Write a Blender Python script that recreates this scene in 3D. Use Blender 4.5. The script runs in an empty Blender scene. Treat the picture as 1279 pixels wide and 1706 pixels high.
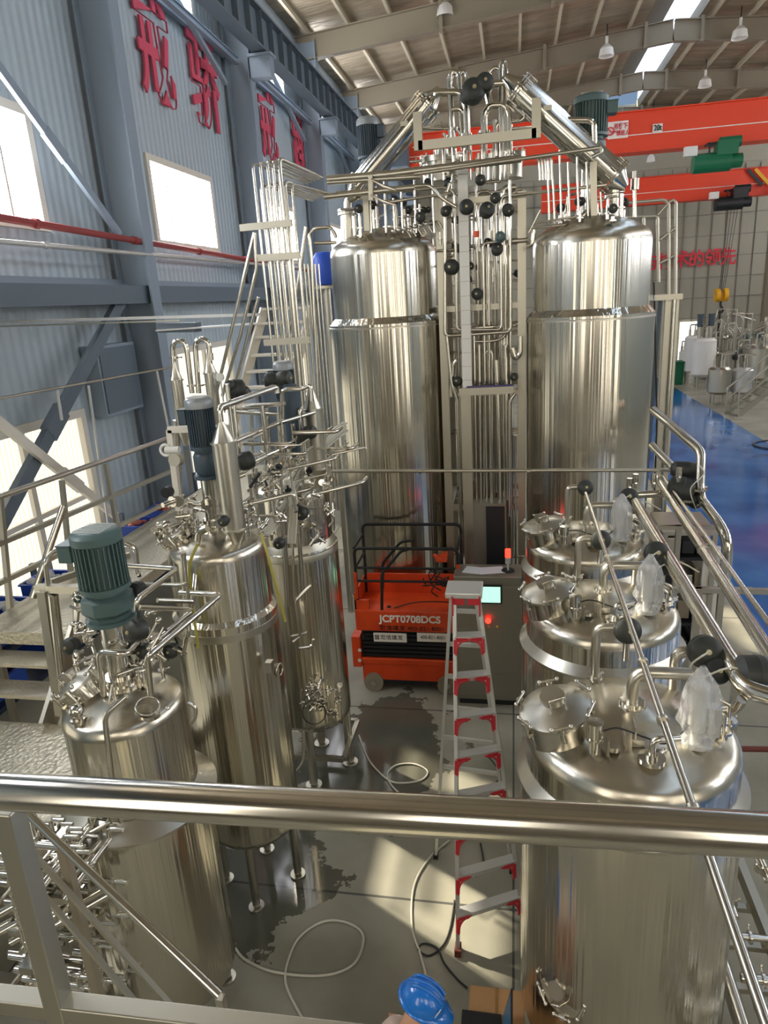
import bpy, math, random
from mathutils import Vector, Matrix
V = Vector
PI = math.pi
random.seed(7)
SC = bpy.context.scene
COL = SC.collection
# ---------------------------------------------------------------- camera
FPX, YAW, PIT, ROL, EYE = 1150.0, math.radians(11.2), math.radians(17.0), math.radians(3.5), V((0, 0, 5.0))
_f = V((-math.sin(YAW)*math.cos(PIT), math.cos(YAW)*math.cos(PIT), -math.sin(PIT)))
_r0 = V((math.cos(YAW), math.sin(YAW), 0)); _d0 = _f.cross(_r0)
_rt = math.cos(ROL)*_r0 + math.sin(ROL)*_d0
_dn = -math.sin(ROL)*_r0 + math.cos(ROL)*_d0
cam = bpy.data.cameras.new('camera'); camo = bpy.data.objects.new('camera', cam); COL.objects.link(camo)
cam.sensor_fit = 'VERTICAL'; cam.sensor_height = 36; cam.lens = FPX/1706*36; cam.clip_start = .05; cam.clip_end = 300
_up, _bk = -_dn, -_f
camo.matrix_world = Matrix(((_rt.x, _up.x, _bk.x, EYE.x), (_rt.y, _up.y, _bk.y, EYE.y), (_rt.z, _up.z, _bk.z, EYE.z), (0, 0, 0, 1)))
SC.camera = camo
def _ray(px, py): return _f + _rt*((px-639.5)/FPX) + _dn*((py-853)/FPX)
def atY(px, py, y): d = _ray(px, py); return EYE + d*(y/d.y)
def atZ(px, py, z): d = _ray(px, py); return EYE + d*((z-EYE.z)/d.z)
def atX(px, py, x): d = _ray(px, py); return EYE + d*(x/d.x)
# ---------------------------------------------------------------- light
SC.view_settings.view_transform = 'Standard'; SC.view_settings.look = 'None'
SC.view_settings.gamma = 1; SC.view_settings.use_curve_mapping = False
SC.view_settings.exposure = 0.85
w = bpy.data.worlds.new('world'); SC.world = w; w.use_nodes = True
wn = w.node_tree; bgn = wn.nodes['Background']
sky = wn.nodes.new('ShaderNodeTexSky'); sky.sky_type = 'HOSEK_WILKIE'; sky.turbidity = 4
sky.sun_direction = V((-6.4, 3.7, 7.2)).normalized()
wn.links.new(sky.outputs[0], bgn.inputs[0]); bgn.inputs[1].default_value = 1.2
sl = bpy.data.lights.new('sun', 'SUN'); sl.energy = 16; sl.angle = .02; sl.color = (1, .9, .72)
so = bpy.data.objects.new('sun', sl); COL.objects.link(so)
so.rotation_euler = V((6.4, -3.7, -7.2)).to_track_quat('-Z', 'Y').to_euler()
def lin(h):
    h = h.lstrip('#'); return tuple((lambda c: c/12.92 if c <= .04045 else ((c+.055)/1.055)**2.4)(int(h[i:i+2], 16)/255) for i in (0, 2, 4)) + (1,)
# ---------------------------------------------------------------- materials
def mat(name, colr, rough=.5, metal=0, noise=None, bump=None, emit=None, alpha=None, spec=None, coat=0):
    m = bpy.data.materials.new(name); m.use_nodes = True
    nt = m.node_tree; b = nt.nodes['Principled BSDF']
    b.inputs['Base Color'].default_value = lin(colr); b.inputs['Roughness'].default_value = rough; b.inputs['Metallic'].default_value = metal
    if spec is not None: b.inputs['Specular IOR Level'].default_value = spec
    if coat: b.inputs['Coat Weight'].default_value = coat; b.inputs['Coat Roughness'].default_value = .08
    if noise or bump:
        tc = nt.nodes.new('ShaderNodeTexCoord')
    if noise:                      # (scale xyz, second colour, lo, hi)
        sc, c2, lo, hi = noise
        mp = nt.nodes.new('ShaderNodeMapping'); mp.inputs['Scale'].default_value = sc
        nz = nt.nodes.new('ShaderNodeTexNoise'); nz.inputs['Scale'].default_value = 1; nz.inputs['Detail'].default_value = 5
        cr = nt.nodes.new('ShaderNodeValToRGB'); cr.color_ramp.elements[0].position = lo; cr.color_ramp.elements[1].position = hi
        cr.color_ramp.elements[0].color = lin(colr); cr.color_ramp.elements[1].color = lin(c2)
        nt.links.new(tc.outputs['Object'], mp.inputs[0]); nt.links.new(mp.outputs[0], nz.inputs[0]); nt.links.new(nz.outputs[0], cr.inputs[0]); nt.links.new(cr.outputs[0], b.inputs['Base Color'])
    if bump:                       # (scale xyz, strength, distance)
        sc, st, di = bump
        mp = nt.nodes.new('ShaderNodeMapping'); mp.inputs['Scale'].default_value = sc
        nz = nt.nodes.new('ShaderNodeTexNoise'); nz.inputs['Scale'].default_value = 1; nz.inputs['Detail'].default_value = 2
        bp = nt.nodes.new('ShaderNodeBump'); bp.inputs['Strength'].default_value = st; bp.inputs['Distance'].default_value = di
        nt.links.new(tc.outputs['Object'], mp.inputs[0]); nt.links.new(mp.outputs[0], nz.inputs[0]); nt.links.new(nz.outputs[0], bp.inputs['Height']); nt.links.new(bp.outputs[0], b.inputs['Normal'])
    if emit:
        b.inputs['Emission Color'].default_value = lin(emit[0]); b.inputs['Emission Strength'].default_value = emit[1]
    if alpha is not None: b.inputs['Alpha'].default_value = alpha
    return m
M = {}
M['tank'] = mat('brushed_steel_shell', '#d6d1c3', .2, 1, bump=((15, 15, .04), 1.0, .015))
M['dome'] = mat('satin_steel', '#cbc5b6', .27, 1, bump=((3.5, 3.5, 3.5), .6, .02))
M['steel'] = mat('polished_steel', '#d2cec3', .17, 1)
M['steel2'] = mat('satin_pipe_steel', '#c4c0b3', .32, 1)
M['frame'] = mat('stainless_frame', '#bdb9aa', .38, 1)
M['alu'] = mat('aluminium', '#d0d0cc', .45, .7)
M['dark'] = mat('black_plastic', '#1b1d20', .42)
M['actuator'] = mat('dark_grey_valve_head', '#2c2f2a', .5)
M['cap'] = mat('pale_brass_cap', '#b5aa7e', .4, .4)
M['black'] = mat('black_rubber', '#141414', .7)
M['motor'] = mat('dark_motor_paint', '#3a4a55', .45)
M['fancap'] = mat('grey_fan_cowl', '#8d9294', .4, .3)
M['motorg'] = mat('green_motor_paint', '#4c6260', .45)
M['red'] = mat('red_plastic', '#c02a34', .45)
M['crane'] = mat('crane_red_paint', '#e2431f', .45)
M['orange'] = mat('orange_paint', '#d8481a', .4, noise=((4, 4, 4), '#c03a14', .4, .8))
M['pipe_red'] = mat('red_fire_pipe', '#8e3534', .5)
M['sign_white'] = mat('white_sign', '#e9e2d6', .5)
M['sign_red'] = mat('sign_red', '#d21f33', .5)
M['wallred'] = mat('haze_pale_red_letter', '#cf4a62', .6)  # haze over the left wall is mixed into this red
M['girder'] = mat('grey_blue_steel', '#5f6c77', .55)
M['column'] = mat('haze_pale_column_paint', '#8693a0', .6)  # column and girder greys lightened to stand in for haze
M['rafter'] = mat('taupe_rafter_paint', '#857b68', .6)
M['purlin'] = mat('galvanised_purlin', '#b5ab94', .55)
M['wframe'] = mat('cream_window_frame', '#d8d2c4', .5)
M['farwall'] = mat('far_wall_panel', '#9b9786', .6)
M['farframe'] = mat('wall_grid_bar', '#6d6d66', .6)
M['blue'] = mat('blue_crate_plastic', '#2450b8', .45)
M['white'] = mat('white_plastic', '#dcdad2', .5)
M['green'] = mat('green_hoist_paint', '#0c6440', .45)
M['yellow'] = mat('yellow_paint', '#e0a81e', .45)
M['card'] = mat('cardboard', '#b58a5c', .8, noise=((3, 3, 3), '#a57d52', .4, .7))
M['helmet'] = mat('blue_helmet', '#0e72cf', .25, coat=.6)
M['skin'] = mat('skin', '#c99a7c', .55)
M['hair'] = mat('black_hair', '#171412', .6)
M['cloth'] = mat('beige_workwear', '#d9c4b4', .85)
M['trouser'] = mat('dark_trousers', '#3a4048', .85)
M['hose'] = mat('clear_hose', '#c9c6b6', .35)
M['wire'] = mat('black_cable', '#1f1f1d', .5)
M['wired'] = mat('thin_grey_cable', '#8d8b82', .5)
M['yel_hose'] = mat('yellow_hose', '#a39a45', .5)
M['screen'] = mat('lit_screen', '#7fbf9f', .3, emit=('#9fe0bd', .9))
M['beacon'] = mat('red_beacon_light', '#ff3020', .3, emit=('#ff2a1c', 3))
M['cabinet'] = mat('cabinet_steel', '#8a867a', .4, .6)
M['paper'] = mat('paper', '#d7dbe0', .7)
M['rust'] = mat('worn_red_steel', '#6a2f22', .6)
def plate_mat(name, c, rough, metal):
    m = mat(name, c, rough, metal); nt = m.node_tree; b = nt.nodes['Principled BSDF']
    tc = nt.nodes.new('ShaderNodeTexCoord'); vo = nt.nodes.new('ShaderNodeTexVoronoi'); vo.inputs['Scale'].default_value = 28
    bp = nt.nodes.new('ShaderNodeBump'); bp.inputs['Strength'].default_value = .6; bp.inputs['Distance'].default_value = .01
    nt.links.new(tc.outputs['Object'], vo.inputs[0]); nt.links.new(vo.outputs[0], bp.inputs['Height']); nt.links.new(bp.outputs[0], b.inputs['Normal']); return m
M['tread'] = plate_mat('checker_plate', '#cdc7b4', .42, .75)
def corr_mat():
    m = mat('haze_pale_corrugated_panel', '#a9b6bd', .55); nt = m.node_tree; b = nt.nodes['Principled BSDF']  # wall colour raised a little in place of left-side haze
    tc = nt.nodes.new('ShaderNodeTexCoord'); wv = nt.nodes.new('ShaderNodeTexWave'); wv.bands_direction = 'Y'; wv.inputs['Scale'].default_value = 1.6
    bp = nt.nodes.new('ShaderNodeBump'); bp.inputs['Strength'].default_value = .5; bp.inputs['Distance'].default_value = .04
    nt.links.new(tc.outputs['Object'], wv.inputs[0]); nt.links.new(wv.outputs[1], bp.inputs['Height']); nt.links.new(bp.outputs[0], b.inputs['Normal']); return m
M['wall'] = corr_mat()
M['roof'] = mat('foil_insulation', '#b3a48c', .4, .45, noise=((.5, 2.5, 1), '#8d806b', .35, .7), bump=((1.2, 6, 2), .9, .08))
def pane_mat(name, c, s, tr, flute=False):
    m = bpy.data.materials.new(name); m.use_nodes = True; nt = m.node_tree; nt.nodes.clear()
    o = nt.nodes.new('ShaderNodeOutputMaterial'); e = nt.nodes.new('ShaderNodeEmission'); t = nt.nodes.new('ShaderNodeBsdfTransparent'); a = nt.nodes.new('ShaderNodeAddShader')
    e.inputs[0].default_value = lin(c); e.inputs[1].default_value = s; t.inputs[0].default_value = (tr, tr, tr, 1)
    if flute:
        tc = nt.nodes.new('ShaderNodeTexCoord'); wv = nt.nodes.new('ShaderNodeTexWave'); wv.bands_direction = 'Y'; wv.inputs['Scale'].default_value = 3.2; wv.inputs['Distortion'].default_value = .6
        cr = nt.nodes.new('ShaderNodeValToRGB'); cr.color_ramp.elements[0].color = lin('#d9cfae'); cr.color_ramp.elements[1].color = lin('#fffaf0')
        nt.links.new(tc.outputs['Object'], wv.inputs[0]); nt.links.new(wv.outputs[1], cr.inputs[0]); nt.links.new(cr.outputs[0], e.inputs[0])
    nt.links.new(e.outputs[0], a.inputs[0]); nt.links.new(t.outputs[0], a.inputs[1]); nt.links.new(a.outputs[0], o.inputs[0]); return m
M['pane'] = pane_mat('bright_window_pane', '#f6f8ff', 7.0, .6)
M['panelow'] = pane_mat('fluted_window_pane', '#fff4de', .72, .25, True)
M['addedpane'] = pane_mat('added_back_wall_glow', '#fff6e6', 2.7, 0)  # glow added behind the camera for the tanks to reflect
M['skypane'] = pane_mat('skylight_pane', '#cfe4ff', 2.2, .1)
M['bag'] = None
def bag_mat():
    m = mat('clear_plastic_bag', '#eef0f0', .15, alpha=.3, bump=((34, 34, 9), 1.0, .03)); return m
M['bag'] = bag_mat()
def floor_mat():
    m = mat('concrete_and_blue_epoxy', '#8d8a7c', .4); nt = m.node_tree; b = nt.nodes['Principled BSDF']; N = nt.nodes; L = nt.links
    tc = N.new('ShaderNodeTexCoord'); sp = N.new('ShaderNodeSeparateXYZ'); L.new(tc.outputs['Object'], sp.inputs[0])
    def math_(op, a, bb=None, c=None):
        n = N.new('ShaderNodeMath'); n.operation = op
        for i, q in enumerate((a, bb, c)):
            if q is None: continue
            if isinstance(q, (int, float)): n.inputs[i].default_value = q
            else: L.new(q, n.inputs[i])
        return n.outputs[0]
    X, Y = sp.outputs[0], sp.outputs[1]
    nz = N.new('ShaderNodeTexNoise'); nz.inputs['Scale'].default_value = 1.3; nz.inputs['Detail'].default_value = 7; L.new(tc.outputs['Object'], nz.inputs[0])
    cr = N.new('ShaderNodeValToRGB'); cr.color_ramp.elements[0].position = .3; cr.color_ramp.elements[0].color = lin('#817f70'); cr.color_ramp.elements[1].position = .72; cr.color_ramp.elements[1].color = lin('#a19d8c'); L.new(nz.outputs[0], cr.inputs[0])
    nb = N.new('ShaderNodeTexNoise'); nb.inputs['Scale'].default_value = .6; nb.inputs['Detail'].default_value = 3; L.new(tc.outputs['Object'], nb.inputs[0])
    cb = N.new('ShaderNodeValToRGB'); cb.color_ramp.elements[0].color = lin('#17508f'); cb.color_ramp.elements[1].color = lin('#3a78b8'); cb.color_ramp.elements[0].position = .35; cb.color_ramp.elements[1].position = .7; L.new(nb.outputs[0], cb.inputs[0])
    blue = math_('MULTIPLY', math_('GREATER_THAN', X, 3.55), math_('LESS_THAN', X, 7.87))
    # expansion joints every 4.6 m along the hall, every 3.2 m across
    jy = math_('LESS_THAN', math_('ABSOLUTE', math_('SUBTRACT', math_('MODULO', math_('ADD', Y, 40), 2.9), 1.18)), .012)
    jx = math_('LESS_THAN', math_('ABSOLUTE', math_('SUBTRACT', math_('MODULO', math_('ADD', X, 40), 4.0), 3.98)), .010)
    j = math_('MULTIPLY', math_('MAXIMUM', jx, jy), math_('LESS_THAN', X, 3.5))
    # damp patches
    nw = N.new('ShaderNodeTexNoise'); nw.inputs['Scale'].default_value = 1.7; nw.inputs['Detail'].default_value = 8; nw.inputs['Roughness'].default_value = .62; L.new(tc.outputs['Object'], nw.inputs[0])
    dx = math_('SUBTRACT', X, -1.6); dy = math_('SUBTRACT', Y, 6.7)
    dist = math_('SQRT', math_('ADD', math_('MULTIPLY', dx, dx), math_('MULTIPLY', math_('MULTIPLY', dy, dy), .55)))
    w1 = math_('LESS_THAN', math_('ADD', dist, math_('MULTIPLY', nw.outputs[0], 2.2)), 1.95)
    dx2 = math_('SUBTRACT', X, -2.5); dy2 = math_('SUBTRACT', Y, 4.7)
    dist2 = math_('SQRT', math_('ADD', math_('MULTIPLY', dx2, dx2), math_('MULTIPLY', dy2, dy2)))
    w2 = math_('LESS_THAN', math_('ADD', dist2, math_('MULTIPLY', nw.outputs[0], 1.7)), 1.65)
    wet = math_('MULTIPLY', math_('MAXIMUM', w1, w2), math_('SUBTRACT', 1, blue))
    def mix(fac, a, c):
        n = N.new('ShaderNodeMix'); n.data_type = 'RGBA'; L.new(fac, n.inputs[0])
        if isinstance(a, tuple): n.inputs[6].default_value = a
        else: L.new(a, n.inputs[6])
        if isinstance(c, tuple): n.inputs[7].default_value = c
        else: L.new(c, n.inputs[7])
        return n.outputs[2]
    c1 = mix(blue, cr.outputs[0], cb.outputs[0]); c2 = mix(j, c1, lin('#4a4a44')); c3 = mix(math_('MULTIPLY', wet, .75), c2, lin('#3f4036'))
    L.new(c3, b.inputs['Base Color'])
    r = math_('SUBTRACT', math_('SUBTRACT', .5, math_('MULTIPLY', blue, .38)), math_('MULTIPLY', wet, .42)); L.new(r, b.inputs['Roughness'])
    return m
M['floor'] = floor_mat()
# ---------------------------------------------------------------- mesh builder
class G:
    def __init__(s): s.v = []; s.f = []; s.sm = []
    def add(s, vs, fs, smooth=False):
        o = len(s.v); s.v += [V(q) for q in vs]; s.f += [tuple(i+o for i in q) for q in fs]; s.sm += [smooth]*len(fs); return s
    def hexa(s, p): return s.add(p, [(0, 3, 2, 1), (4, 5, 6, 7), (0, 1, 5, 4), (1, 2, 6, 5), (2, 3, 7, 6), (3, 0, 4, 7)])
    def box(s, c, d, m=None):
        c = V(c); h = [x/2 for x in d]; p = [V((sx*h[0], sy*h[1], sz*h[2])) for sz in (-1, 1) for sx, sy in ((-1, -1), (1, -1), (1, 1), (-1, 1))]
        if m: p = [m @ q for q in p]
        return s.hexa([c+q for q in p])
    def bb(s, a, b): a, b = V(a), V(b); return s.box((a+b)/2, [abs(q) for q in (b-a)])
    def beam(s, p0, p1, wd, ht, up=V((0, 0, 1))):
        p0, p1 = V(p0), V(p1); d = (p1-p0).normalized(); x = d.cross(up)
        if x.length < 1e-3: x = d.cross(V((0, 1, 0)))
        x.normalize(); y = x.cross(d).normalized(); x *= wd/2; y *= ht/2
        return s.hexa([p0-x-y, p0+x-y, p0+x+y, p0-x+y, p1-x-y, p1+x-y, p1+x+y, p1-x+y])
    def ibeam(s, p0, p1, wd, ht, up=V((0, 0, 1)), t=.03):
        p0, p1 = V(p0), V(p1); d = (p1-p0).normalized(); x = d.cross(up)
        if x.length < 1e-3: x = d.cross(V((0, 1, 0)))
        x.normalize(); y = x.cross(d).normalized()
        o = y*(ht/2-t/2)
        s.beam(p0+o, p1+o, wd, t, up); s.beam(p0-o, p1-o, wd, t, up); return s.beam(p0, p1, t, ht-2*t, up)
    def cyl(s, p0, p1, r, r1=None, n=16, cap=True):
        p0, p1 = V(p0), V(p1); r1 = r if r1 is None else r1; d = (p1-p0).normalized()
        x = d.orthogonal().normalized(); y = d.cross(x)
        ring = [(math.cos(2*PI*i/n), math.sin(2*PI*i/n)) for i in range(n)]
        a = [p0+(x*c+y*q)*r for c, q in ring]; b = [p1+(x*c+y*q)*r1 for c, q in ring]
        s.add(a+b, [(i, (i+1) % n, n+(i+1) % n, n+i) for i in range(n)], True)
        if cap:
            s.add(a, [tuple(reversed(range(n)))]); s.add(b, [tuple(range(n))])
        return s
    def tube(s, pts, r, n=10, bend=None, cap=True, seg=5):
        pts = [V(p) for p in pts]; P = [pts[0]]; bend = 2.2*r if bend is None else bend
        for i in range(1, len(pts)-1):
            a, b, c = pts[i-1], pts[i], pts[i+1]; d1 = a-b; d2 = c-b
            if d1.length < 1e-6 or d2.length < 1e-6: continue
            bl = min(bend, d1.length*.49, d2.length*.49); q1 = b+d1.normalized()*bl; q2 = b+d2.normalized()*bl
            for k in range(seg+1):
                t = k/seg; P.append(q1*(1-t)**2+b*2*t*(1-t)+q2*t*t)
        P.append(pts[-1])
        Q = [P[0]]
        for p in P[1:]:
            if (p-Q[-1]).length > 1e-5: Q.append(p)
        P = Q; m = len(P); t0 = (P[1]-P[0]).normalized(); x = t0.orthogonal().normalized(); vs = []
        for i in range(m):
            t = (P[min(i+1, m-1)]-P[max(i-1, 0)]).normalized()
            x = (x-t*x.dot(t)).normalized(); y = t.cross(x)
            vs += [P[i]+(x*math.cos(2*PI*k/n)+y*math.sin(2*PI*k/n))*r for k in range(n)]
        s.add(vs, [(i*n+k, i*n+(k+1) % n, (i+1)*n+(k+1) % n, (i+1)*n+k) for i in range(m-1) for k in range(n)], True)
        if cap: s.add(vs[:n], [tuple(reversed(range(n)))]); s.add(vs[-n:], [tuple(range(n))])
        return s
    def spline(s, pts, r, n=7, seg=6, cap=True):
        pts = [V(p) for p in pts]; q = [pts[0]]+pts+[pts[-1]]; P = []
        for i in range(1, len(q)-2):
            for k in range(seg):
                t = k/seg; a, b, c, d = q[i-1:i+3]
                P.append(.5*((2*b)+(c-a)*t+(2*a-5*b+4*c-d)*t*t+(3*b-a-3*c+d)*t**3))
        P.append(pts[-1]); return s.tube(P, r, n, bend=0, cap=cap, seg=1)
    def lathe(s, prof, o=(0, 0, 0), ax=(0, 0, 1), n=48, sharp=()):
        o = V(o); ax = V(ax).normalized(); x = ax.orthogonal().normalized() if abs(ax.z) < .999 else V((1, 0, 0)); y = ax.cross(x)
        dirs = [x*math.cos(2*PI*k/n)+y*math.sin(2*PI*k/n) for k in range(n)]
        run = [prof[0]]
        def emit(run):
            if len(run) < 2: return
            vs = []
            for r, z in run: vs += [o+ax*z+d*max(r, 1e-4) for d in dirs]
            s.add(vs, [(i*n+k, i*n+(k+1) % n, (i+1)*n+(k+1) % n, (i+1)*n+k) for i in range(len(run)-1) for k in range(n)], True)
        for i in range(1, len(prof)):
            run.append(prof[i])
            if i < len(prof)-1:
                a = V((prof[i][0]-prof[i-1][0], prof[i][1]-prof[i-1][1], 0)); b = V((prof[i+1][0]-prof[i][0], prof[i+1][1]-prof[i][1], 0))
                if a.length > 0 and b.length > 0 and a.angle(b) > .6: emit(run); run = [prof[i]]
        emit(run); return s
    def sph(s, c, r, sc=(1, 1, 1), n=14):
        c = V(c); vs = []; h = n//2
        for i in range(h+1):
            for k in range(n):
                a = PI*i/h; b = 2*PI*k/n; vs.append(c+V((r*sc[0]*math.sin(a)*math.cos(b), r*sc[1]*math.sin(a)*math.sin(b), r*sc[2]*math.cos(a))))
        return s.add(vs, [((i+1)*n+k, (i+1)*n+(k+1) % n, i*n+(k+1) % n, i*n+k) for i in range(h) for k in range(n)], True)
    def torus(s, c, ax, R, r, n=28, m=8):
        c = V(c); ax = V(ax).normalized(); x = ax.orthogonal().normalized(); y = ax.cross(x); vs = []
        for i in range(n):
            d = x*math.cos(2*PI*i/n)+y*math.sin(2*PI*i/n)
            vs += [c+d*(R+r*math.cos(2*PI*k/m))+ax*(r*math.sin(2*PI*k/m)) for k in range(m)]
        return s.add(vs, [(i*m+k, ((i+1) % n)*m+k, ((i+1) % n)*m+(k+1) % m, i*m+(k+1) % m) for i in range(n) for k in range(m)], True)
    def build(s, name, m, parent=None, label=None, bevel=None):
        o0 = worg(parent) if parent else V((0, 0, 0))
        me = bpy.data.meshes.new(name); me.from_pydata([q-o0 for q in s.v], [], s.f); me.validate()
        for p, sm in zip(me.polygons, s.sm): p.use_smooth = sm
        me.materials.append(M[m] if isinstance(m, str) else m); me.update()
        o = bpy.data.objects.new(name, me); COL.objects.link(o)
        if parent: o.parent = parent
        if label: o['label'] = label
        if bevel:
            bv = o.modifiers.new('bevel', 'BEVEL'); bv.width = bevel; bv.segments = 2; bv.limit_method = 'ANGLE'
        return o
def worg(o):
    q = V((0, 0, 0))
    while o: q += o.location; o = o.parent
    return q
def tag(o, label, cat, group=None):
    o['label'] = label; o['category'] = cat
    if group: o['group'] = group
    return o
def thing(name, label, cat, loc=(0, 0, 0), group=None):
    o = bpy.data.objects.new(name, None); COL.objects.link(o); o.location = V(loc); o.empty_display_size = .1; return tag(o, label, cat, group)
def struct(o): o['kind'] = 'structure'; return o
def sthing(name, loc=(0, 0, 0)):
    o = bpy.data.objects.new(name, None); COL.objects.link(o); o.location = V(loc); o['kind'] = 'structure'; return o
def copy_tree(o, loc=None, label=None, parent=None):
    c = o.copy(); COL.objects.link(c)
    if parent: c.parent = parent
    if loc is not None: c.location = V(loc)
    if label: c['label'] = label
    for ch in list(o.children): copy_tree(ch, parent=c)
    return c
def text_mesh(txt, size, depth, name, m, parent, origin, xdir, updir, sx=1.0, center=True, bold=0.0):
    cu = bpy.data.curves.new('lettering', 'FONT'); cu.body = txt; cu.size = size; cu.extrude = depth/2; cu.align_x = 'CENTER' if center else 'LEFT'; cu.align_y = 'CENTER'; cu.offset = bold
    to = bpy.data.objects.new('lettering', cu); COL.objects.link(to)
    dg = bpy.context.evaluated_depsgraph_get(); me = bpy.data.meshes.new_from_object(to.evaluated_get(dg))
    bpy.data.objects.remove(to); bpy.data.curves.remove(cu)
    x, u = V(xdir).normalized(), V(updir).normalized(); nn = x.cross(u)
    o0 = worg(parent) if parent else V((0, 0, 0)); og = V(origin)-o0
    for v in me.vertices: q = v.co.copy(); v.co = og+x*q.x*sx+u*q.y+nn*q.z
    me.materials.clear(); me.materials.append(M[m]); o = bpy.data.objects.new(name, me); COL.objects.link(o)
    if parent: o.parent = parent
    return o
# ---------------------------------------------------------------- the hall
XL, XR, YB, YF, ZE, ZR = -7.0, 18.5, -6.5, 46.0, 13.1, 14.2
struct(G().bb((XL-.3, YB, -.2), (XR+.3, YF, 0)).build('floor', 'floor'))
COLY = [-1.0, 5.5, 12.0, 18.5, 25.0, 31.5, 38.0, 44.5]
wins = []       # (y0, y1, z0, z1, pane material)
for i in range(len(COLY)-1):
    yc = (COLY[i]+COLY[i+1])/2
    wins += [(yc-1.55, yc+1.55, .9, 4.3 if 12 < yc < 18 else 3.6, 'panelow'), (yc-1.55, yc+1.55, 6.3, 8.0, 'pane'), (yc-1.7, yc+1.7, 11.1, 12.8, 'pane')]
def wall_with_windows(name, x, t, wins):
    g = G(); ys = sorted({YB, YF} | {q for w_ in wins for q in w_[:2]}); zs = sorted({0.0, ZE+.35} | {q for w_ in wins for q in w_[2:4]})
    for a, b in zip(ys, ys[1:]):
        for c, d in zip(zs, zs[1:]):
            if any(w_[0] <= a+.01 and b-.01 <= w_[1] and w_[2] <= c+.01 and d-.01 <= w_[3] for w_ in wins): continue
            g.bb((x, a, c), (x+t, b, d))
    return g
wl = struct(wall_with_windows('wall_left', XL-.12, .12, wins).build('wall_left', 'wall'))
added_rwins = [(q[0], q[1], q[2], q[3], 'pane') for q in wins if q[2] > 1]  # unseen right-side windows, added to give the tanks bright reflections
wr = struct(wall_with_windows('wall_right', XR, .12, added_rwins).build('wall_right', 'wall'))
bw = struct(G().bb((XL-.12, YB-.12, 0), (XR+.12, YB, ZR+.6)).build('wall_back', 'wall'))
fw = struct(G().bb((XL-.12, YF, 0), (XR+.12, YF+.12, ZR+.6)).build('wall_far', 'farwall'))
def window(n, q, x, s, m):
    y0, y1, z0, z1 = q[:4]; t = sthing('window_%d' % n, (x, (y0+y1)/2, z0)); f = G(); e = .13
    for a, b, c, d in ((y0, y1, z0, z0+e), (y0, y1, z1-e, z1), (y0, y0+e, z0+e, z1-e), (y1-e, y1, z0+e, z1-e)): f.bb((x-.1*s, a, c), (x+.05*s, b, d))
    k = 4 if z0 > 5 else 2
    for i in range(1, k): yy = y0+(y1-y0)*i/k; f.bb((x-.04*s, yy-.022-(.03 if z0 < 5 else 0), z0+e), (x+.03*s, yy+.022+(.03 if z0 < 5 else 0), z1-e))
    if z0 < 5: f.bb((x-.04*s, y0+e, z0+1.25), (x+.02*s, y1-e, z0+1.33))
    f.build('frame', 'wframe', t)
    G().bb((x-.06*s, y0+e*.6, z0+e*.6), (x-.05*s, y1-e*.6, z1-e*.6)).build('pane', m, t)
n = 0
for q in wins: n += 1; window(n, q, XL, 1, q[4])
for q in added_rwins: n += 1; window(n, q, XR, -1, q[4])
bw.data.materials.clear(); bw.data.materials.append(M['rafter'])  # darkened so the added panes stand out in tank reflections
for x0, x1, z0, z1 in ((-5.6, -3.6, 2.4, 8.8), (-1.4, -.2, 5.6, 9.6), (2.0, 4.4, 4.6, 9.4), (7.0, 8.0, 1, 8.5), (10.5, 13.5, 1, 8.5)):  # unseen glowing panes, added so the tank fronts mirror bright stripes
    n += 1; t = sthing('window_%d' % n, ((x0+x1)/2, YB, z0)); g = G(); g.bb((x0-.1, YB, z0-.1), (x1+.1, YB+.06, z0)); g.bb((x0-.1, YB, z1), (x1+.1, YB+.06, z1+.1)); g.bb((x0-.1, YB, z0), (x0, YB+.06, z1)); g.bb((x1, YB, z0), (x1+.1, YB+.06, z1)); g.bb((x0, YB, (z0+z1)/2-.05), (x1, YB+.06, (z0+z1)/2+.05)); g.build('frame', 'wframe', t)
    G().bb((x0, YB+.01, z0), (x1, YB+.03, z1)).build('pane', 'addedpane', t)
# roof: two slopes with a glazed ridge monitor between
XM0, XM1 = 4.9, 6.9
ce = sthing('ceiling')
def zroof(x): return ZE+.35+(ZR-ZE)*(1-abs(x-5.9)/12.9)
g = G()
for x0, x1 in ((XL-.2, XM0), (XM1, XR+.2)):
    g.hexa([(x0, YB, zroof(x0)), (x1, YB, zroof(x1)), (x1, YF, zroof(x1)), (x0, YF, zroof(x0)), (x0, YB, zroof(x0)+.1), (x1, YB, zroof(x1)+.1), (x1, YF, zroof(x1)+.1), (x0, YF, zroof(x0)+.1)])
g.build('roof_sheet', 'roof', ce)
g = G(); zt = zroof(5.9)+.9
g.bb((XM0-.05, YB, zroof(XM0)), (XM0+.05, YF, zt-.5)); g.bb((XM1-.05, YB, zroof(XM1)), (XM1+.05, YF, zt-.5)); g.bb((XM0-.1, YB, zt), (XM0+1.25, YF, zt+.06))
g.build('ridge_monitor', 'rafter', ce)
G().bb((XM0+1.25, YB, zt), (XM1+.1, YF, zt+.03)).build('skylight_glazing', 'skypane', ce)
G().bb((XM1-.01, YB, zt-.5), (XM1+.01, YF, zt)).build('skylight_glazing', 'skypane', ce)
G().bb((XM0-.01, YB, zt-.5), (XM0+.01, YF, zt)).build('ridge_side_panel', 'white', ce)
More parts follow.
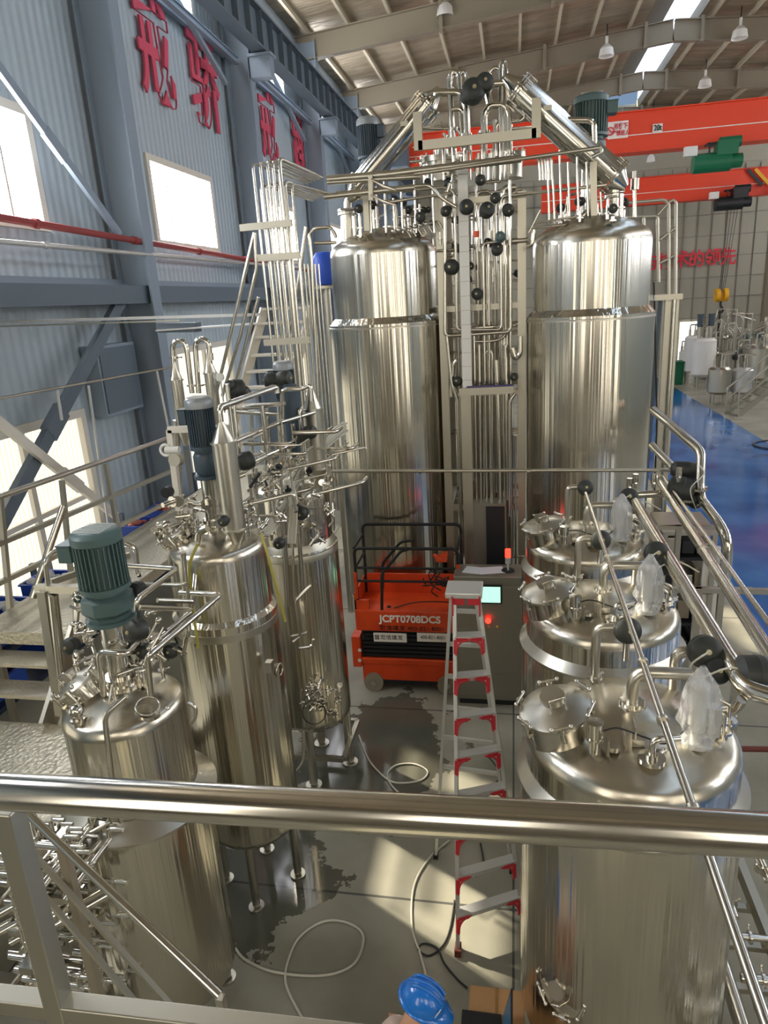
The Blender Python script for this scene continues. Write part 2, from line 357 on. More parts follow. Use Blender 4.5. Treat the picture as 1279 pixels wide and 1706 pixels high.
for y in COLY:
    g = G()
    for x0, x1 in ((XL+.1, 5.9), (5.9, XR-.1)):
        g.ibeam((x0, y, zroof(x0)-.55), (x1, y, zroof(x1)-.55), .28, .72)
    for x in (-2.2, 1.2, 4.9, 6.9, 10): g.bb((x-.06, y-.15, zroof(x)-.95), (x+.06, y+.15, zroof(x)-.1))
    g.build('rafter', 'rafter', ce)
xs = [XL+.5+i*1.35 for i in range(9)]+[7.2+i*1.35 for i in range(9)]
for x in xs: G().ibeam((x, YB, zroof(x)-.09), (x, YF, zroof(x)-.09), .09, .2, t=.02).build('purlin', 'purlin', ce)
# left steelwork: columns, girts, crane girder, braces
sw = sthing('trim_1', (XL, 0, 0))
for y in COLY:
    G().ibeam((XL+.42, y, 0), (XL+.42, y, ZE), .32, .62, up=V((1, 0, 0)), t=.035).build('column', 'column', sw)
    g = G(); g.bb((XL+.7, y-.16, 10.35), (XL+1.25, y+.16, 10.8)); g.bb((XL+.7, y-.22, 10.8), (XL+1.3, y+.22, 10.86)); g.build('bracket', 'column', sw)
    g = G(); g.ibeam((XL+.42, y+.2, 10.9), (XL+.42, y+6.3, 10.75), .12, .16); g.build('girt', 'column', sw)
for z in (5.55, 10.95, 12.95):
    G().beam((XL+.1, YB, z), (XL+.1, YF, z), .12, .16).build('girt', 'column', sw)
G().beam((XL+.5, YB, 5.35), (XL+.5, YF, 5.35), .26, .3).build('tie_beam', 'girder', sw)
g = G(); xg = XL+1.0
g.beam((xg, YB, 10.92), (xg, YF, 10.92), .36, .05); g.beam((xg, YB, 11.75), (xg, YF, 11.75), .36, .05); g.bb((xg-.02, YB, 10.94), (xg+.02, YF, 11.73))
g.bb((xg-.05, YB, 11.77), (xg+.05, YF, 11.87))
y = YB
while y < YF: g.bb((xg-.15, y, 10.94), (xg+.15, y+.02, 11.73)); y += .8
g.build('crane_girder', 'girder', sw)
# upper braces seen in the window bays
for i, y in enumerate(COLY[1:6]):
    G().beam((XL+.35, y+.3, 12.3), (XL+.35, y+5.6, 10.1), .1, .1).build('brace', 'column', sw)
# ---------------------------------------------------------------- building kit for vessels
def dome(r, z0, h, n=7):
    # torispherical head: small knuckle arc, then a shallow crown, from the rim (r, z0) up (h > 0) or down (h < 0)
    k = .17*r; am = math.radians(66); out = []
    for i in range(n+1):
        a = am*i/n; out.append((r-k+k*math.cos(a), k*math.sin(a)))
    x1, z1 = out[-1]; sl_ = 1/math.tan(am)
    for i in range(1, n+2):
        x = x1*(1-i/(n+1)); out.append((x, z1+sl_*x1/2*(1-(x/x1)**2)))
    H = out[-1][1]; return [(x, z0+z*h/H) for x, z in out]
def shell_profile(rb, ru, zb, zband, zk, hd, hb=.25, ring=None):
    p = [(0, zb-hb)]+[(r, z) for r, z in reversed(dome(rb, zb, -hb)) if r > 0][0:]
    p += [(rb, zband)]
    if ring: p += [(rb, zband), (ring, zband), (ring, zband+.02), (ru, zband+.055)]
    else: p += [(ru, zband+(rb-ru)*1.1)]
    p += [(ru, zk)]+dome(ru, zk, hd)[1:]
    q = [p[0]]
    for a in p[1:]:
        if abs(a[0]-q[-1][0])+abs(a[1]-q[-1][1]) > 1e-4: q.append(a)
    return q
def legs(root, cx, cy, r, z0, n=4, a0=PI/4, rl=.035, foot=True, m='steel2'):
    for k in range(n):
        a = a0+2*PI*k/n; x, y = cx+r*math.cos(a), cy+r*math.sin(a); g = G()
        g.cyl((x, y, .04), (x, y, z0), rl, n=14); g.cyl((x, y, .0), (x, y, .02), rl*2, n=16); g.cyl((x, y, .02), (x, y, .07), rl*.5, n=10)
        g.build('leg', m, root)
def clamp(g, p, ax, r):
    # tri-clamp ferrule pair with wing nut
    p = V(p); ax = V(ax).normalized(); g.cyl(p-ax*r*.25, p+ax*r*.25, r*1.45, n=20); x = ax.orthogonal().normalized()
    g.cyl(p+x*r*1.3, p+x*r*2.2, r*.22, n=8); g.sph(p+x*r*2.3, r*.34, n=8); return g
def motor(root, x, y, ztop, r, hm, hg, zs, rs, m='motor', box=-1, gbsq=True):
    # fan cowl, ribbed body, terminal box, gearbox and shaft housing down to zs
    z1 = ztop-hm; hc = hm*.22
    g = G(); g.lathe([(0, ztop), (r*.7, ztop), (r*.9, ztop-hc*.15), (r, ztop-hc*.4), (r, ztop-hc), (r*.8, ztop-hc)], (x, y, 0), n=28)
    g.build('fan_cover', 'fancap' if m == 'motor' else m, root)
    g = G()
    for k in range(9): g.bb((x-r*.62, y-r*.6+k*r*.15, ztop), (x+r*.62, y-r*.58+k*r*.15, ztop+.004))
    g.build('fan_grille', 'alu', root)
    g = G(); g.cyl((x, y, z1), (x, y, ztop-hc), r*.84, n=28)
    for k in range(32):
        a = 2*PI*k/32; c, s = math.cos(a), math.sin(a)
        g.box((x+c*r*.9, y+s*r*.9, (z1+ztop-hc)/2), (r*.16, r*.05, hm-hc-.01), Matrix.Rotation(a, 3, 'Z'))
    g.lathe([(r*.5, z1-.0), (r*1.02, z1), (r*1.02, z1-.03), (r*.5, z1-.03)], (x, y, 0), n=28)
    g.build('motor_body', m, root)
    g = G(); g.box((x+box*r*1.15, y-r*.15, ztop-hc-hm*.18), (r*.6, r*.9, hm*.3)); g.box((x+box*r*1.15, y-r*.15, ztop-hc-hm*.02), (r*.66, r*.96, .01)); g.build('terminal_box', m, root, bevel=.006)
    g = G(); z2 = z1-.03-hg
    g.cyl((x, y, z1-.03), (x, y, z1-.03-hg*.2), r*.75, n=24)
    if gbsq: g.lathe([(r*.8, z1-.03-hg*.15), (r*1.05, z1-.03-hg*.28), (r*1.08, z2+hg*.3), (r*.85, z2+hg*.12), (r*.85, z2)], (x, y, 0), n=8)
    else: g.lathe([(r*.8, z1-.03-hg*.15), (r*.9, z1-.03-hg*.25), (r*.9, z2+hg*.2), (r*.7, z2)], (x, y, 0), n=24)
    g.lathe([(r*.5, z2), (r*1.0, z2), (r*1.0, z2-.025), (r*.4, z2-.025)], (x, y, 0), n=24)
    g.build('gearbox', m, root, bevel=.004)
    g = G(); g.cyl((x, y, zs), (x, y, z2-.02), rs, n=24)
    g.lathe([(rs, zs+.12), (rs*1.35, zs+.12), (rs*1.35, zs+.09), (rs*1.2, zs+.09), (rs*1.2, zs+.07), (rs*1.4, zs+.07), (rs*1.4, zs+.03), (rs, zs+.03)], (x, y, 0), n=28)
    g.build('shaft_housing', 'steel', root)
def manhole(root, p, ax, r, h, na=6):
    p = V(p); ax = V(ax).normalized(); x = ax.orthogonal().normalized(); x = (V((-1, -.3, 0))-ax*ax.dot(V((-1, -.3, 0)))).normalized(); y = ax.cross(x)
    g = G(); g.lathe([(r*.93, -h), (r*.93, h*.55), (r*1.0, h*.55), (r*1.0, h*.7)], p, ax, n=40); nk = g.build('manhole_neck', 'steel', root)
    g = G(); g.lathe([(r*.9, h*.7), (r*1.04, h*.7), (r*1.04, h*.86), (r*1.0, h*.9), (r*.55, h*1.12), (r*.32, h*1.25), (r*.32, h*1.25+.025), (r*.36, h*1.25+.025), (r*.36, h*1.25+.04), (r*.24, h*1.25+.04)], p, ax, n=40)
    lid = g.build('manhole_lid', 'steel2', root)
    g = G(); t = p+ax*(h*1.25+.036); g.cyl(t, t+ax*.004, r*.25, n=24); g.build('sight_glass', 'steel2', lid)
    g = G(); q = t+y*r*.45; g.tube([q-x*r*.22-ax*.04, q-x*r*.22+ax*r*.2, q+x*r*.22+ax*r*.2, q+x*r*.22-ax*.04], .006, n=8); g.build('handle', 'steel', lid)
    for k in range(na):
        a = 2*PI*k/na+.35; d = x*math.cos(a)+y*math.sin(a); g = G(); c = p+d*r*1.08
        g.cyl(c+ax*h*.2, c+ax*h*1.0, .011, n=8); g.cyl(c+ax*h*.92+d*.0, c+ax*h*1.08, .02, n=10)
        s_ = d.cross(ax); g.cyl(c+ax*h*1.1-s_*.045, c+ax*h*1.1+s_*.045, .008, n=8); g.sph(c+ax*h*1.1-s_*.05, .014, n=8); g.sph(c+ax*h*1.1+s_*.05, .014, n=8)
        g.beam(p+d*r*.93+ax*h*.3, p+d*r*1.12+ax*h*.3, .03, .02)
        g.build('swing_bolt', 'steel', root)
def nozzle(root, p, r, h, ax=(0, 0, 1), name='nozzle'):
    p = V(p); ax = V(ax).normalized(); g = G(); g.cyl(p-ax*.05, p+ax*h, r, n=18); clamp(g, p+ax*h*.8, ax, r); return g.build(name, 'steel', root)
def actuator(parent, c, ax, r, h, m='actuator', name='valve_actuator'):
    # round black pneumatic diaphragm actuator with a position cap
    c = V(c); ax = V(ax).normalized(); g = G()
    g.lathe([(0, -h/2), (r*.6, -h/2), (r*.95, -h*.38), (r, -h*.1), (r*1.04, -h*.08), (r*1.04, h*.08), (r, h*.1), (r*.95, h*.3), (r*.7, h*.45), (r*.3, h*.5), (0, h*.5)], c, ax, n=28)
    o = g.build(name, m, parent)
    g = G(); g.cyl(c+ax*h*.48, c+ax*(h*.5+r*.1), r*.17, n=14); g.cyl(c+ax*(h*.5+r*.1), c+ax*(h*.5+r*.2), r*.09, n=10); g.build('position_cap', 'cap', o)
    return o
# ---------------------------------------------------------------- the two tall fermenters at the back
BL, BR = V((-1.674, 9.46, 0)), V((.925, 9.25, 0))
tall = thing('storage_tank', 'very tall polished steel tank on the left, behind the orange scissor lift', 'tank', BL, 'tall steel tanks')
def shell_and_head(root, c, p, zk):
    ki = [i for i, q in enumerate(p) if q[1] >= zk-1e-6][0]
    G().lathe(p[:ki+1], c, n=96).build('shell', 'tank', root); G().lathe(p[ki:], c, n=96).build('top_head', 'dome', root)
def tall_tank(root, c, zband, zk):
    p = shell_profile(.765, .693, .92, zband, zk, .34, .22)
    shell_and_head(root, c, p, zk)
    g = G(); g.lathe([(.70, zband+.0), (.775, zband-.035), (.775, zband-.055), (.764, zband-.055)], c, n=96); g.build('band', 'steel2', root)
    legs(root, c.x, c.y, .62, 1.0, rl=.05)
tall_tank(tall, BL, 4.72, 5.56)
tall2 = thing('storage_tank', 'very tall polished steel tank on the right, behind the row of three domed vessels', 'tank', BR, 'tall steel tanks')
tall_tank(tall2, BR, 4.69, 5.50)
# ---------------------------------------------------------------- row of three domed vessels on the right
R1 = V((.622, 3.455, 0))
def domed_vessel():
    root = thing('process_vessel', 'nearest domed steel vessel on the right, cut by the bottom of the frame', 'vessel', R1, 'row of domed vessels')
    c = R1
    p = shell_profile(.592, .562, .72, 2.40, 2.60, .21, .24)
    ki = [i for i, q in enumerate(p) if q[1] >= 2.6][0]
    G().lathe(p[:ki+1], c, n=96).build('shell', 'tank', root); G().lathe(p[ki:], c, n=96).build('top_head', 'dome', root)
    g = G(); g.lathe([(.562, 2.385), (.615, 2.385), (.615, 2.402), (.562, 2.47)], c, n=96); g.build('collar', 'steel2', root)
    zk = 2.60
    legs(root, c.x, c.y, .45, .7, rl=.04)
    zd = 2.78
    m = atZ(930, 1195, 2.80); manhole(root, m-V((0, 0, .02)), (-.22, -.12, 1), .185, .105)
    # feed pipe: rises from a flange and turns right into the header valves
    b = atZ(1052, 1180, zd); y = b.y
    g = G(); g.cyl(b-V((0, 0, .06)), b+V((0, 0, .02)), .055, n=24); g.cyl(b+V((0, 0, .02)), b+V((0, 0, .035)), .075, n=24); g.cyl(b+V((0, 0, .035)), b+V((0, 0, .05)), .06, n=24)
    for k in range(6): a = k*PI/3; g.cyl(b+V((.066*math.cos(a), .066*math.sin(a), 0)), b+V((.066*math.cos(a), .066*math.sin(a), .055)), .007, n=6)
    g.build('flange', 'steel', root)
    t = atY(1050, 1119, y); e = atY(1135, 1116, y)
    G().tube([b, V((b.x, y, t.z)), V((e.x+.05, y, t.z))], .033, n=16, bend=.09).build('feed_pipe', 'steel2', root)
    # rear riser with a black valve head
    b = atZ(990, 1140, 2.72); y = b.y; t = atY(990, 1045, y); e = atY(1026, 1040, y)
    g = G(); g.tube([b, V((b.x, y, t.z)), V((e.x, y, t.z))], .026, n=14, bend=.07); clamp(g, b+V((0, 0, .05)), (0, 0, 1), .03); g.build('riser_pipe', 'steel2', root)
    k = V((e.x+.06, y-.03, t.z)); actuator(root, k, (.15, -1, .35), .075, .12)
    G().cyl(k+V((0, .02, -.2)), k, .02, n=12).build('valve_stem', 'steel', root)
    # second rear elbow on the right
    b = atZ(1122, 1150, 2.70); y = b.y; t = atY(1122, 1085, y); e = atY(1150, 1078, y)
    G().tube([b, V((b.x, y, t.z)), V((e.x+.04, y, t.z))], .034, n=14, bend=.1).build('riser_pipe', 'steel2', root)
    # pressure transmitter by the manhole and its cable
    b = atZ(990, 1245, 2.76); g = G(); g.cyl(b-V((0, 0, .04)), b+V((0, 0, .05)), .028, n=18); g.cyl(b+V((0, 0, .05)), b+V((0, 0, .062)), .046, n=20); g.cyl(b+V((0, 0, .062)), b+V((0, 0, .13)), .04, n=20); g.lathe([(.043, .13), (.043, .15), (0, .152)], b, n=20)
    tr = g.build('transmitter', 'steel', root)
    G().spline([b+V((.04, 0, .1)), b+V((.12, .03, .1)), b+V((.25, .02, .06)), b+V((.36, .03, .03)), b+V((.5, .12, .12))], .005).build('cable', 'wire', tr)
    # small elbow nozzle, bracket, sight disc
    b = atZ(1085, 1270, 2.74); g = G(); clamp(g, b+V((0, 0, .02)), (0, 0, 1), .045); g.cyl(b-V((0, 0, .05)), b+V((0, 0, .05)), .03, n=16); e = b+V((.13, .03, .13)); g.tube([b, b+V((0, 0, .13)), e], .018, n=10)
    g.build('nozzle', 'steel', root)
    b = atZ(1055, 1232, 2.79); g = G(); g.bb(b+V((-.05, -.03, -.02)), b+V((-.042, .07, .04))); g.bb(b+V((0, -.03, -.02)), b+V((.008, .07, .09))); g.bb(b+V((-.01, -.035, -.02)), b+V((.05, -.025, .02))); g.build('lifting_lug', 'steel2', root)
    b = atZ(1022, 1243, 2.785); G().cyl(b-V((0, 0, .02)), b+V((0, 0, .006)), .032, n=22).build('inspection_port', 'steel', root)
    b = atZ(1012, 1252, 2.775); G().box(b+V((0, 0, .03)), (.012, .05, .09)).build('lug_plate', 'steel2', root)
    # instruments at the right
    for q in ((1203, 1232), (1212, 1215)):
        b = atZ(*q, 2.7); g = G(); g.cyl(b-V((0, 0, .05)), b+V((0, 0, .06)), .025, n=14); clamp(g, b+V((0, 0, .05)), (0, 0, 1), .03); g.tube([b+V((0, 0, .05)), b+V((0, 0, .15)), b+V((-.06, 0, .18))], .012, n=8); g.build('sampling_valve', 'steel', root)
    # bagged motor: a small agitator drive wrapped in plastic film
    b = atZ(1160, 1240, 2.74); g = G(); clamp(g, b+V((0, 0, .02)), (0, 0, 1), .05); g.cyl(b-V((0, 0, .04)), b+V((0, 0, .36)), .035, n=18); g.cyl(b+V((0, 0, .1)), b+V((0, 0, .34)), .05, n=18); g.box(b+V((.06, -.02, .16)), (.06, .07, .16)); g.build('agitator_drive', 'alu', root)
    prof = []
    vs = []; n = 26; hs = [(.07, .0), (.085, .03), (.06, .07), (.1, .12), (.092, .2), (.088, .28), (.07, .35), (.03, .42), (.012, .45)]
    rr = random.Random(3)
    for r, z in hs:
        for k in range(n):
            a = 2*PI*k/n; q = r*(1+.12*math.sin(5*a+z*9)+.07*math.sin(11*a-z*30)+rr.uniform(-.05, .05)); vs.append(b+V((q*math.cos(a), q*math.sin(a)*.9, z)))
    g = G(); g.add(vs, [(i*n+k, i*n+(k+1) % n, (i+1)*n+(k+1) % n, (i+1)*n+k) for i in range(len(hs)-1) for k in range(n)], True); g.build('plastic_bag', 'bag', root)
    # header valves: two black actuators side by side
    c1 = atY(1174, 1086, 3.72); c2 = atY(1194, 1118, 3.62)
    actuator(root, c1, (.05, -1, .5), .092, .13); actuator(root, c2, (.1, -1, .6), .07, .1)
    g = G(); g.cyl(c1, c1+V((.0, .12, -.12)), .035, n=14); g.cyl(c2, c2+V((.05, .12, -.06)), .03, n=14); g.build('valve_stem', 'steel', root)
    G().spline([c1+V((0, -.1, .06)), c1+V((-.1, -.12, -.02)), c1+V((-.05, -.14, -.08)), c2+V((.05, -.1, .08)), c2+V((.22, -.12, .0))], .006).build('air_hose', 'hose', root)
    # lower side manhole
    p = atY(915, 1668, R1.y-.5); d = (p-V((R1.x, R1.y, p.z))).normalized(); q = V((R1.x, R1.y, p.z))+d*.52; manhole(root, q, d+V((0, 0, .35)), .14, .05, 6)
    return root
v1 = domed_vessel()
v2 = copy_tree(v1, R1+V((.028, 1.555, 0)), 'middle one of the three domed steel vessels in the right-hand row')
v3 = copy_tree(v1, R1+V((.056, 3.11, 0)), 'farthest domed steel vessel in the right-hand row, in front of the tall tank')
# ---------------------------------------------------------------- left row of fermenters
L1, L2, L3 = V((-2.477, 3.515, 0)), V((-2.29, 4.76, 0)), V((-2.21, 6.4, 0))
f1 = thing('fermenter', 'nearest left fermenter with the green-grey mixer motor, beside the checker-plate platform', 'fermenter', L1, 'row of fermenters')
shell_and_head(f1, L1, shell_profile(.445, .378, .45, 1.93, 2.58, .17, .2), 2.58)
G().lathe([(.38, 1.92), (.50, 1.92), (.50, 1.935), (.38, 2.02)], L1, n=96).build('collar', 'steel2', f1)
legs(f1, L1.x, L1.y, .36, .5)
motor(f1, L1.x+.01, L1.y+.02, 3.80, .15, .35, .19, 2.70, .08, 'motorg')
manhole(f1, L1+V((-.235, -.02, 2.69)), (-.62, -.18, 1), .145, .12, 5)
f2 = thing('fermenter', 'second left fermenter with a dark motor and cone-topped condenser pot', 'fermenter', L2, 'row of fermenters')
shell_and_head(f2, L2, shell_profile(.412, .378, .75, 2.72, 3.22, .17, .22), 3.22)
G().lathe([(.379, 2.70), (.414, 2.66), (.414, 2.60), (.379, 2.60)], L2, n=96).build('band', 'frame', f2)
legs(f2, L2.x, L2.y, .33, .8, a0=.2)
motor(f2, L2.x-.01, L2.y+.04, 4.40, .105, .36, .2, 3.34, .065, 'motor', gbsq=False)
manhole(f2, L2+V((-.26, -.05, 3.3)), (-.6, -.2, 1), .12, .1)
f3 = thing('fermenter', 'third left fermenter, tangled in pipework, with a round-bottomed shell on a low frame', 'fermenter', L3, 'row of fermenters')
shell_and_head(f3, L3, shell_profile(.428, .383, .78, 2.68, 3.22, .17, .24), 3.22)
G().lathe([(.384, 2.76), (.432, 2.66), (.432, 2.60), (.384, 2.60)], L3, n=96).build('band', 'frame', f3)
legs(f3, L3.x, L3.y, .37, .85, a0=.15, rl=.045)
motor(f3, L3.x+.02, L3.y+.1, 4.5, .1, .36, .2, 3.34, .06, 'motor', gbsq=False)
def cone_pot(root, x, y, ztop, r, h, hc, name='condenser_pot'):
    g = G(); g.lathe([(.02, ztop+hc), (.022, ztop+hc*.85), (r*.98, ztop), (r, ztop), (r*1.12, ztop), (r*1.12, ztop-.015), (r, ztop-.015), (r, ztop-h), (r*1.15, ztop-h), (r*1.15, ztop-h-.012), (r, ztop-h-.012), (.03, ztop-h-hc*.8), (.028, ztop-h-hc*1.3)], (x, y, 0), n=32)
    return g.build(name, 'steel2', root)
# ---------------------------------------------------------------- far end of the hall
def mpp(p): return (V(p)-EYE).dot(_f)/FPX
g = G(); x = XL+.4
while x < XR: g.bb((x-.014, YF-.06, 0), (x+.014, YF-.02, 11.2)); x += .78
z = .6
while z < 11.3: g.bb((XL, YF-.07, z-.014), (XR, YF-.03, z+.014)); z += 1.15
g.build('wall_grid', 'farframe', fw)
g = G(); g.bb((XL, YF-.1, 11.3), (XR, YF-.02, 14.2)); g.build('wall_cladding', 'farwall', fw)
G().bb((9.9, YF-.2, 0), (10.9, YF-.08, 2.7)).build('doorway', 'panelow', fw)
ls = thing('wall_lettering', 'red Chinese characters painted large across the far grid-panelled wall', 'wall lettering', (9, YF-.15, 6.5))
for ch, px, py in zip('与技术的领先', (1083, 1109, 1135, 1160, 1187, 1213), (439, 437, 434, 433, 430, 429)):
    p = atY(px, py, YF-.2); text_mesh(ch, 1.0, .03, 'character', 'sign_red', ls, p, (1, 0, 0), (0, 0, 1), .92, bold=.016)
lw = thing('wall_lettering', 'large red Chinese characters, haze mixed into their colour, on the left corrugated wall above the windows', 'wall lettering', (XL, 15, 8.5))
for ch, ya, yb_ in (('戒', 13.9, 15.4), ('骄', 16.2, 17.8), ('戒', 20.6, 22.1), ('躁', 23.7, 25.2)):
    a = V((0, ya, 0)); b = V((0, yb_, 0)); zc = 9.85; h = 2.05
    text_mesh(ch, h, .04, 'character', 'wallred', lw, V((XL+.08, (a.y+b.y)/2, zc)), (0, 1, 0), (0, 0, 1), abs(b.y-a.y)/h*1.0, bold=.03)
# ---------------------------------------------------------------- overhead cranes
def crane(Y, zb, zt, label, x0):
    c = thing('bridge_crane', label, 'overhead crane', (x0, Y, zb), 'red bridge cranes')
    g = G(); g.bb((x0, Y-.3, zb), (XR-.6, Y+.3, zt)); g.bb((x0, Y-.42, zb-.04), (XR-.6, Y+.42, zb)); g.bb((x0, Y-.42, zt), (XR-.6, Y+.42, zt+.04)); g.build('girder', 'crane', c)
    g = G(); g.bb((x0, Y-.34, (zb+zt)/2-.12), (XR-.6, Y-.3, (zb+zt)/2-.09)); g.build('conductor_rail', 'sign_white', c)
    return c
c1 = crane(30, 9.75, 11.05, 'near red bridge crane carrying the white warning board and 20t plate', -4.0)
G().bb((-5.9, 29, 9.9), (-4.0, 31, 10.7)).build('end_carriage', 'girder', c1)
a, b = atY(1012, 232, 29.6), atY(1047, 200, 29.6); G().bb((a.x, 29.62, a.z), (b.x, 29.66, b.z)).build('warning_board', 'sign_white', c1)
h = b.z-a.z; wd = b.x-a.x
text_mesh('吊臂下', .21, .01, 'board_lettering', 'sign_red', c1, V((a.x+wd*.62, 29.6, a.z+h*.68)), (1, 0, 0), (0, 0, 1), .8, bold=.003)
text_mesh('严禁站人', .2, .01, 'board_lettering', 'sign_red', c1, V((a.x+wd*.63, 29.6, a.z+h*.28)), (1, 0, 0), (0, 0, 1), .78, bold=.003)
g = G(); q = V((a.x+wd*.12, 29.6, a.z+h*.45)); g.torus(q, (0, 1, 0), h*.22, .02, 24, 6); g.beam(q+V((-h*.15, 0, h*.15)), q+V((h*.15, 0, -h*.15)), .03, .03); g.build('prohibition_mark', 'sign_red', c1)
a, b = atY(1087, 221, 29.6), atY(1104, 205, 29.6); G().bb((a.x, 29.62, a.z), (b.x, 29.66, b.z)).build('capacity_plate', 'sign_white', c1)
text_mesh('20t', .26, .01, 'plate_lettering', 'dark', c1, V(((a.x+b.x)/2, 29.6, (a.z+b.z)/2)), (1, 0, 0), (0, 0, 1), .8, bold=.006)
c2 = crane(42, 9.1, 10.35, 'far red bridge crane with black and yellow hazard stripes', 1.5)
for k in (0, 1):
    a = atY(1226+9*k, 312, 41.6); b = atY(1244+9*k, 293, 41.6)
    g = G(); g.beam(V((b.x+k*.1, 41.55, 10.3)), V((b.x+.75+k*.1, 41.55, 9.5)), .04, .16); g.build('hazard_stripe', 'dark' if k == 0 else 'yellow', c2)
def hoist(p, m, label, hook, sc):
    t = thing('hoist', label, 'crane hoist', p); p = V(p); g = G()
    g.cyl(p+V((-1.1, 0, 0))*sc, p+V((.5, 0, 0))*sc, .42*sc, n=20); g.cyl(p+V((.5, 0, 0))*sc, p+V((1.0, 0, 0))*sc, .3*sc, n=20); g.build('drum', m, t)
    g = G(); g.box(p+V((.3, 0, .55))*sc, (.9*sc, .7*sc, .6*sc)); g.cyl(p+V((0, 0, .8))*sc, p+V((.9, 0, .8))*sc, .24*sc, n=16); g.build('gear_case', m, t)
    g = G(); g.bb((p.x-.35, p.y-.03, p.z+.2), (p.x-.3, p.y+.03, p.z+.62)); g.bb((p.x+.3, p.y-.03, p.z+.2), (p.x+.35, p.y+.03, p.z+.62)); g.bb((p.x-.4, p.y-.06, p.z+.6), (p.x+.4, p.y+.5, p.z+.66)); g.build('trolley', 'dark', t)
    G().box(p+V((-1.3, -.3, .5))*sc, (.55*sc, .3*sc, .4*sc)).build('control_box', 'white', t)
    if hook:
        hk = V(hook); g = G()
        for dx in (-.12, -.04, .04, .12): g.cyl(V((p.x+dx*2, p.y, p.z)), hk+V((dx, 0, .3)), .012, n=6)
        g.build('wire_rope', 'wire', t)
        g = G(); g.cyl(hk+V((-.3, 0, .1)), hk+V((-.1, 0, .1)), .34, n=20); g.cyl(hk+V((.1, 0, .1)), hk+V((.3, 0, .1)), .34, n=20); g.box(hk, (.3, .2, .4)); blk = g.build('hook_block', 'yellow', t)
        g = G(); g.tube([hk-V((0, 0, .2)), hk-V((0, 0, .45)), hk+V((.15, 0, -.6)), hk+V((.1, 0, -.8)), hk+V((-.12, 0, -.75))], .05, n=8, bend=.1); g.build('hook', 'dark', blk)
        G().tube([hk-V((0, 0, .7)), hk-V((0, 0, 2.8)), hk-V((.4, 0, 3.6))], .04, n=6).build('sling', 'wire', t)
    return t
hoist(atY(1196, 270, 29.2), 'green', 'green electric hoist hanging under the near red crane', None, .78)
hoist(atY(1222, 338, 41), 'dark', 'dark hoist trolley under the far red crane with yellow hook block', atY(1201, 495, 40.8), .8)
# ---------------------------------------------------------------- hanging lamps
for i, (px, py, Y, s, lb) in enumerate(((741, 18, 25, .36, 'dome lamp hanging from the nearest rafter above the left tank'), (1010, 86, 31, .38, 'dome lamp under the second rafter, left of the skylight'), (1232, 56, 31, .38, 'dome lamp under the second rafter at the top right'), (1174, 138, 37, .38, 'dome lamp under the third rafter, right of the skylight'), (1084, 265, 43, .3, 'small dome lamp below the near red crane'), (709, 165, 37, .38, 'dome lamp behind the pipe loops at the left'))):
    p = atY(px, py, Y); t = thing('hanging_lamp', lb, 'lamp', p, 'hanging dome lamps'); g = G()
    g.lathe([(s*.75, -.16), (s*.62, .1), (s*.3, .22), (s*.14, .26), (s*.14, .5), (0, .52)], p, n=24); g.build('lamp_shade', 'white', t)
    g = G(); g.cyl(p+V((0, 0, .5)), V((p.x, p.y, zroof(p.x)+.03)), .02, n=6); g.build('cord', 'wire', t)
# ---------------------------------------------------------------- distant equipment on the right
def small_tank(px, pb, pt, wpx, label, m='white', motors=0, legs_=True, cat='tank'):
    b = atZ(px, pb, 0); s = mpp(b); r = wpx*s/2; H = (pb-pt)*s*1.02; t = thing('small_tank', label, cat, b, 'distant vessels')
    zl = min(.28*H, .6) if legs_ else .05
    g = G(); g.lathe([(0, zl-.1*r), (r*.7, zl), (r, zl+.25*r), (r, H*.72), (r*1.04, H*.72), (r*1.04, H*.76), (r, H*.76), (r, H-.3*r), (r*.75, H-.08*r), (0, H)], b, n=32); g.build('shell', m, t)
    if legs_: legs(t, b.x, b.y, r*.8, zl+.1*r, rl=.05, m='frame')
    for k in range(3):
        a = k*2.1+.5; g = G(); q = b+V((r*.5*math.cos(a), r*.5*math.sin(a), H-.1)); g.cyl(q, q+V((0, 0, .35)), .06, n=10); g.tube([q+V((0, 0, .3)), q+V((0, 0, .6)), q+V((.3, 0, .6))], .035, n=8); g.build('nozzle', 'steel2', t)
    for k in range(motors):
        q = b+V((-.3+.5*k, -.1, H)); g = G(); g.cyl(q, q+V((0, 0, .5)), .09, n=12); g.build('shaft_housing', 'steel2', t); g = G(); g.cyl(q+V((0, 0, .5)), q+V((0, 0, 1.0)), .13, n=16); g.cyl(q+V((0, 0, 1.0)), q+V((0, 0, 1.08)), .15, n=16); g.build('motor', 'motor', t)
    return t
small_tank(1168, 648, 566, 36, 'large pale vessel with two mixer motors by the far wall', 'white', 2)
small_tank(1150, 640, 562, 26, 'pale vessel half hidden behind the two-motor vessel', 'white')
small_tank(1136, 628, 586, 14, 'small clear-wrapped vessel beside the green bin', 'white')
small_tank(1194, 674, 612, 34, 'shiny short vessel on legs, left of the metal stairs', 'steel2')
small_tank(1232, 672, 614, 32, 'wrapped short vessel directly behind the metal stairs', 'alu')
small_tank(1212, 640, 585, 20, 'narrow dark-topped vessel between the short vessels', 'steel2')
small_tank(1262, 655, 578, 36, 'steel vessel at the right edge beyond the stairs', 'steel2')
small_tank(1236, 630, 568, 18, 'slim steel column vessel behind the wrapped vessel', 'steel2')
small_tank(1216, 625, 566, 16, 'slim steel column vessel left of its twin near the far wall', 'steel2')
b = atZ(1119, 640, 0); g = G(); g.box(b+V((0, 0, .55)), (.9, .8, 1.1)); g.box(b+V((0, 0, 1.13)), (1.0, .9, .08)); tag(g.build('waste_bin', 'green', bevel=.04), 'green waste bin standing at the far edge of the blue aisle', 'bin')
rr = random.Random(8)
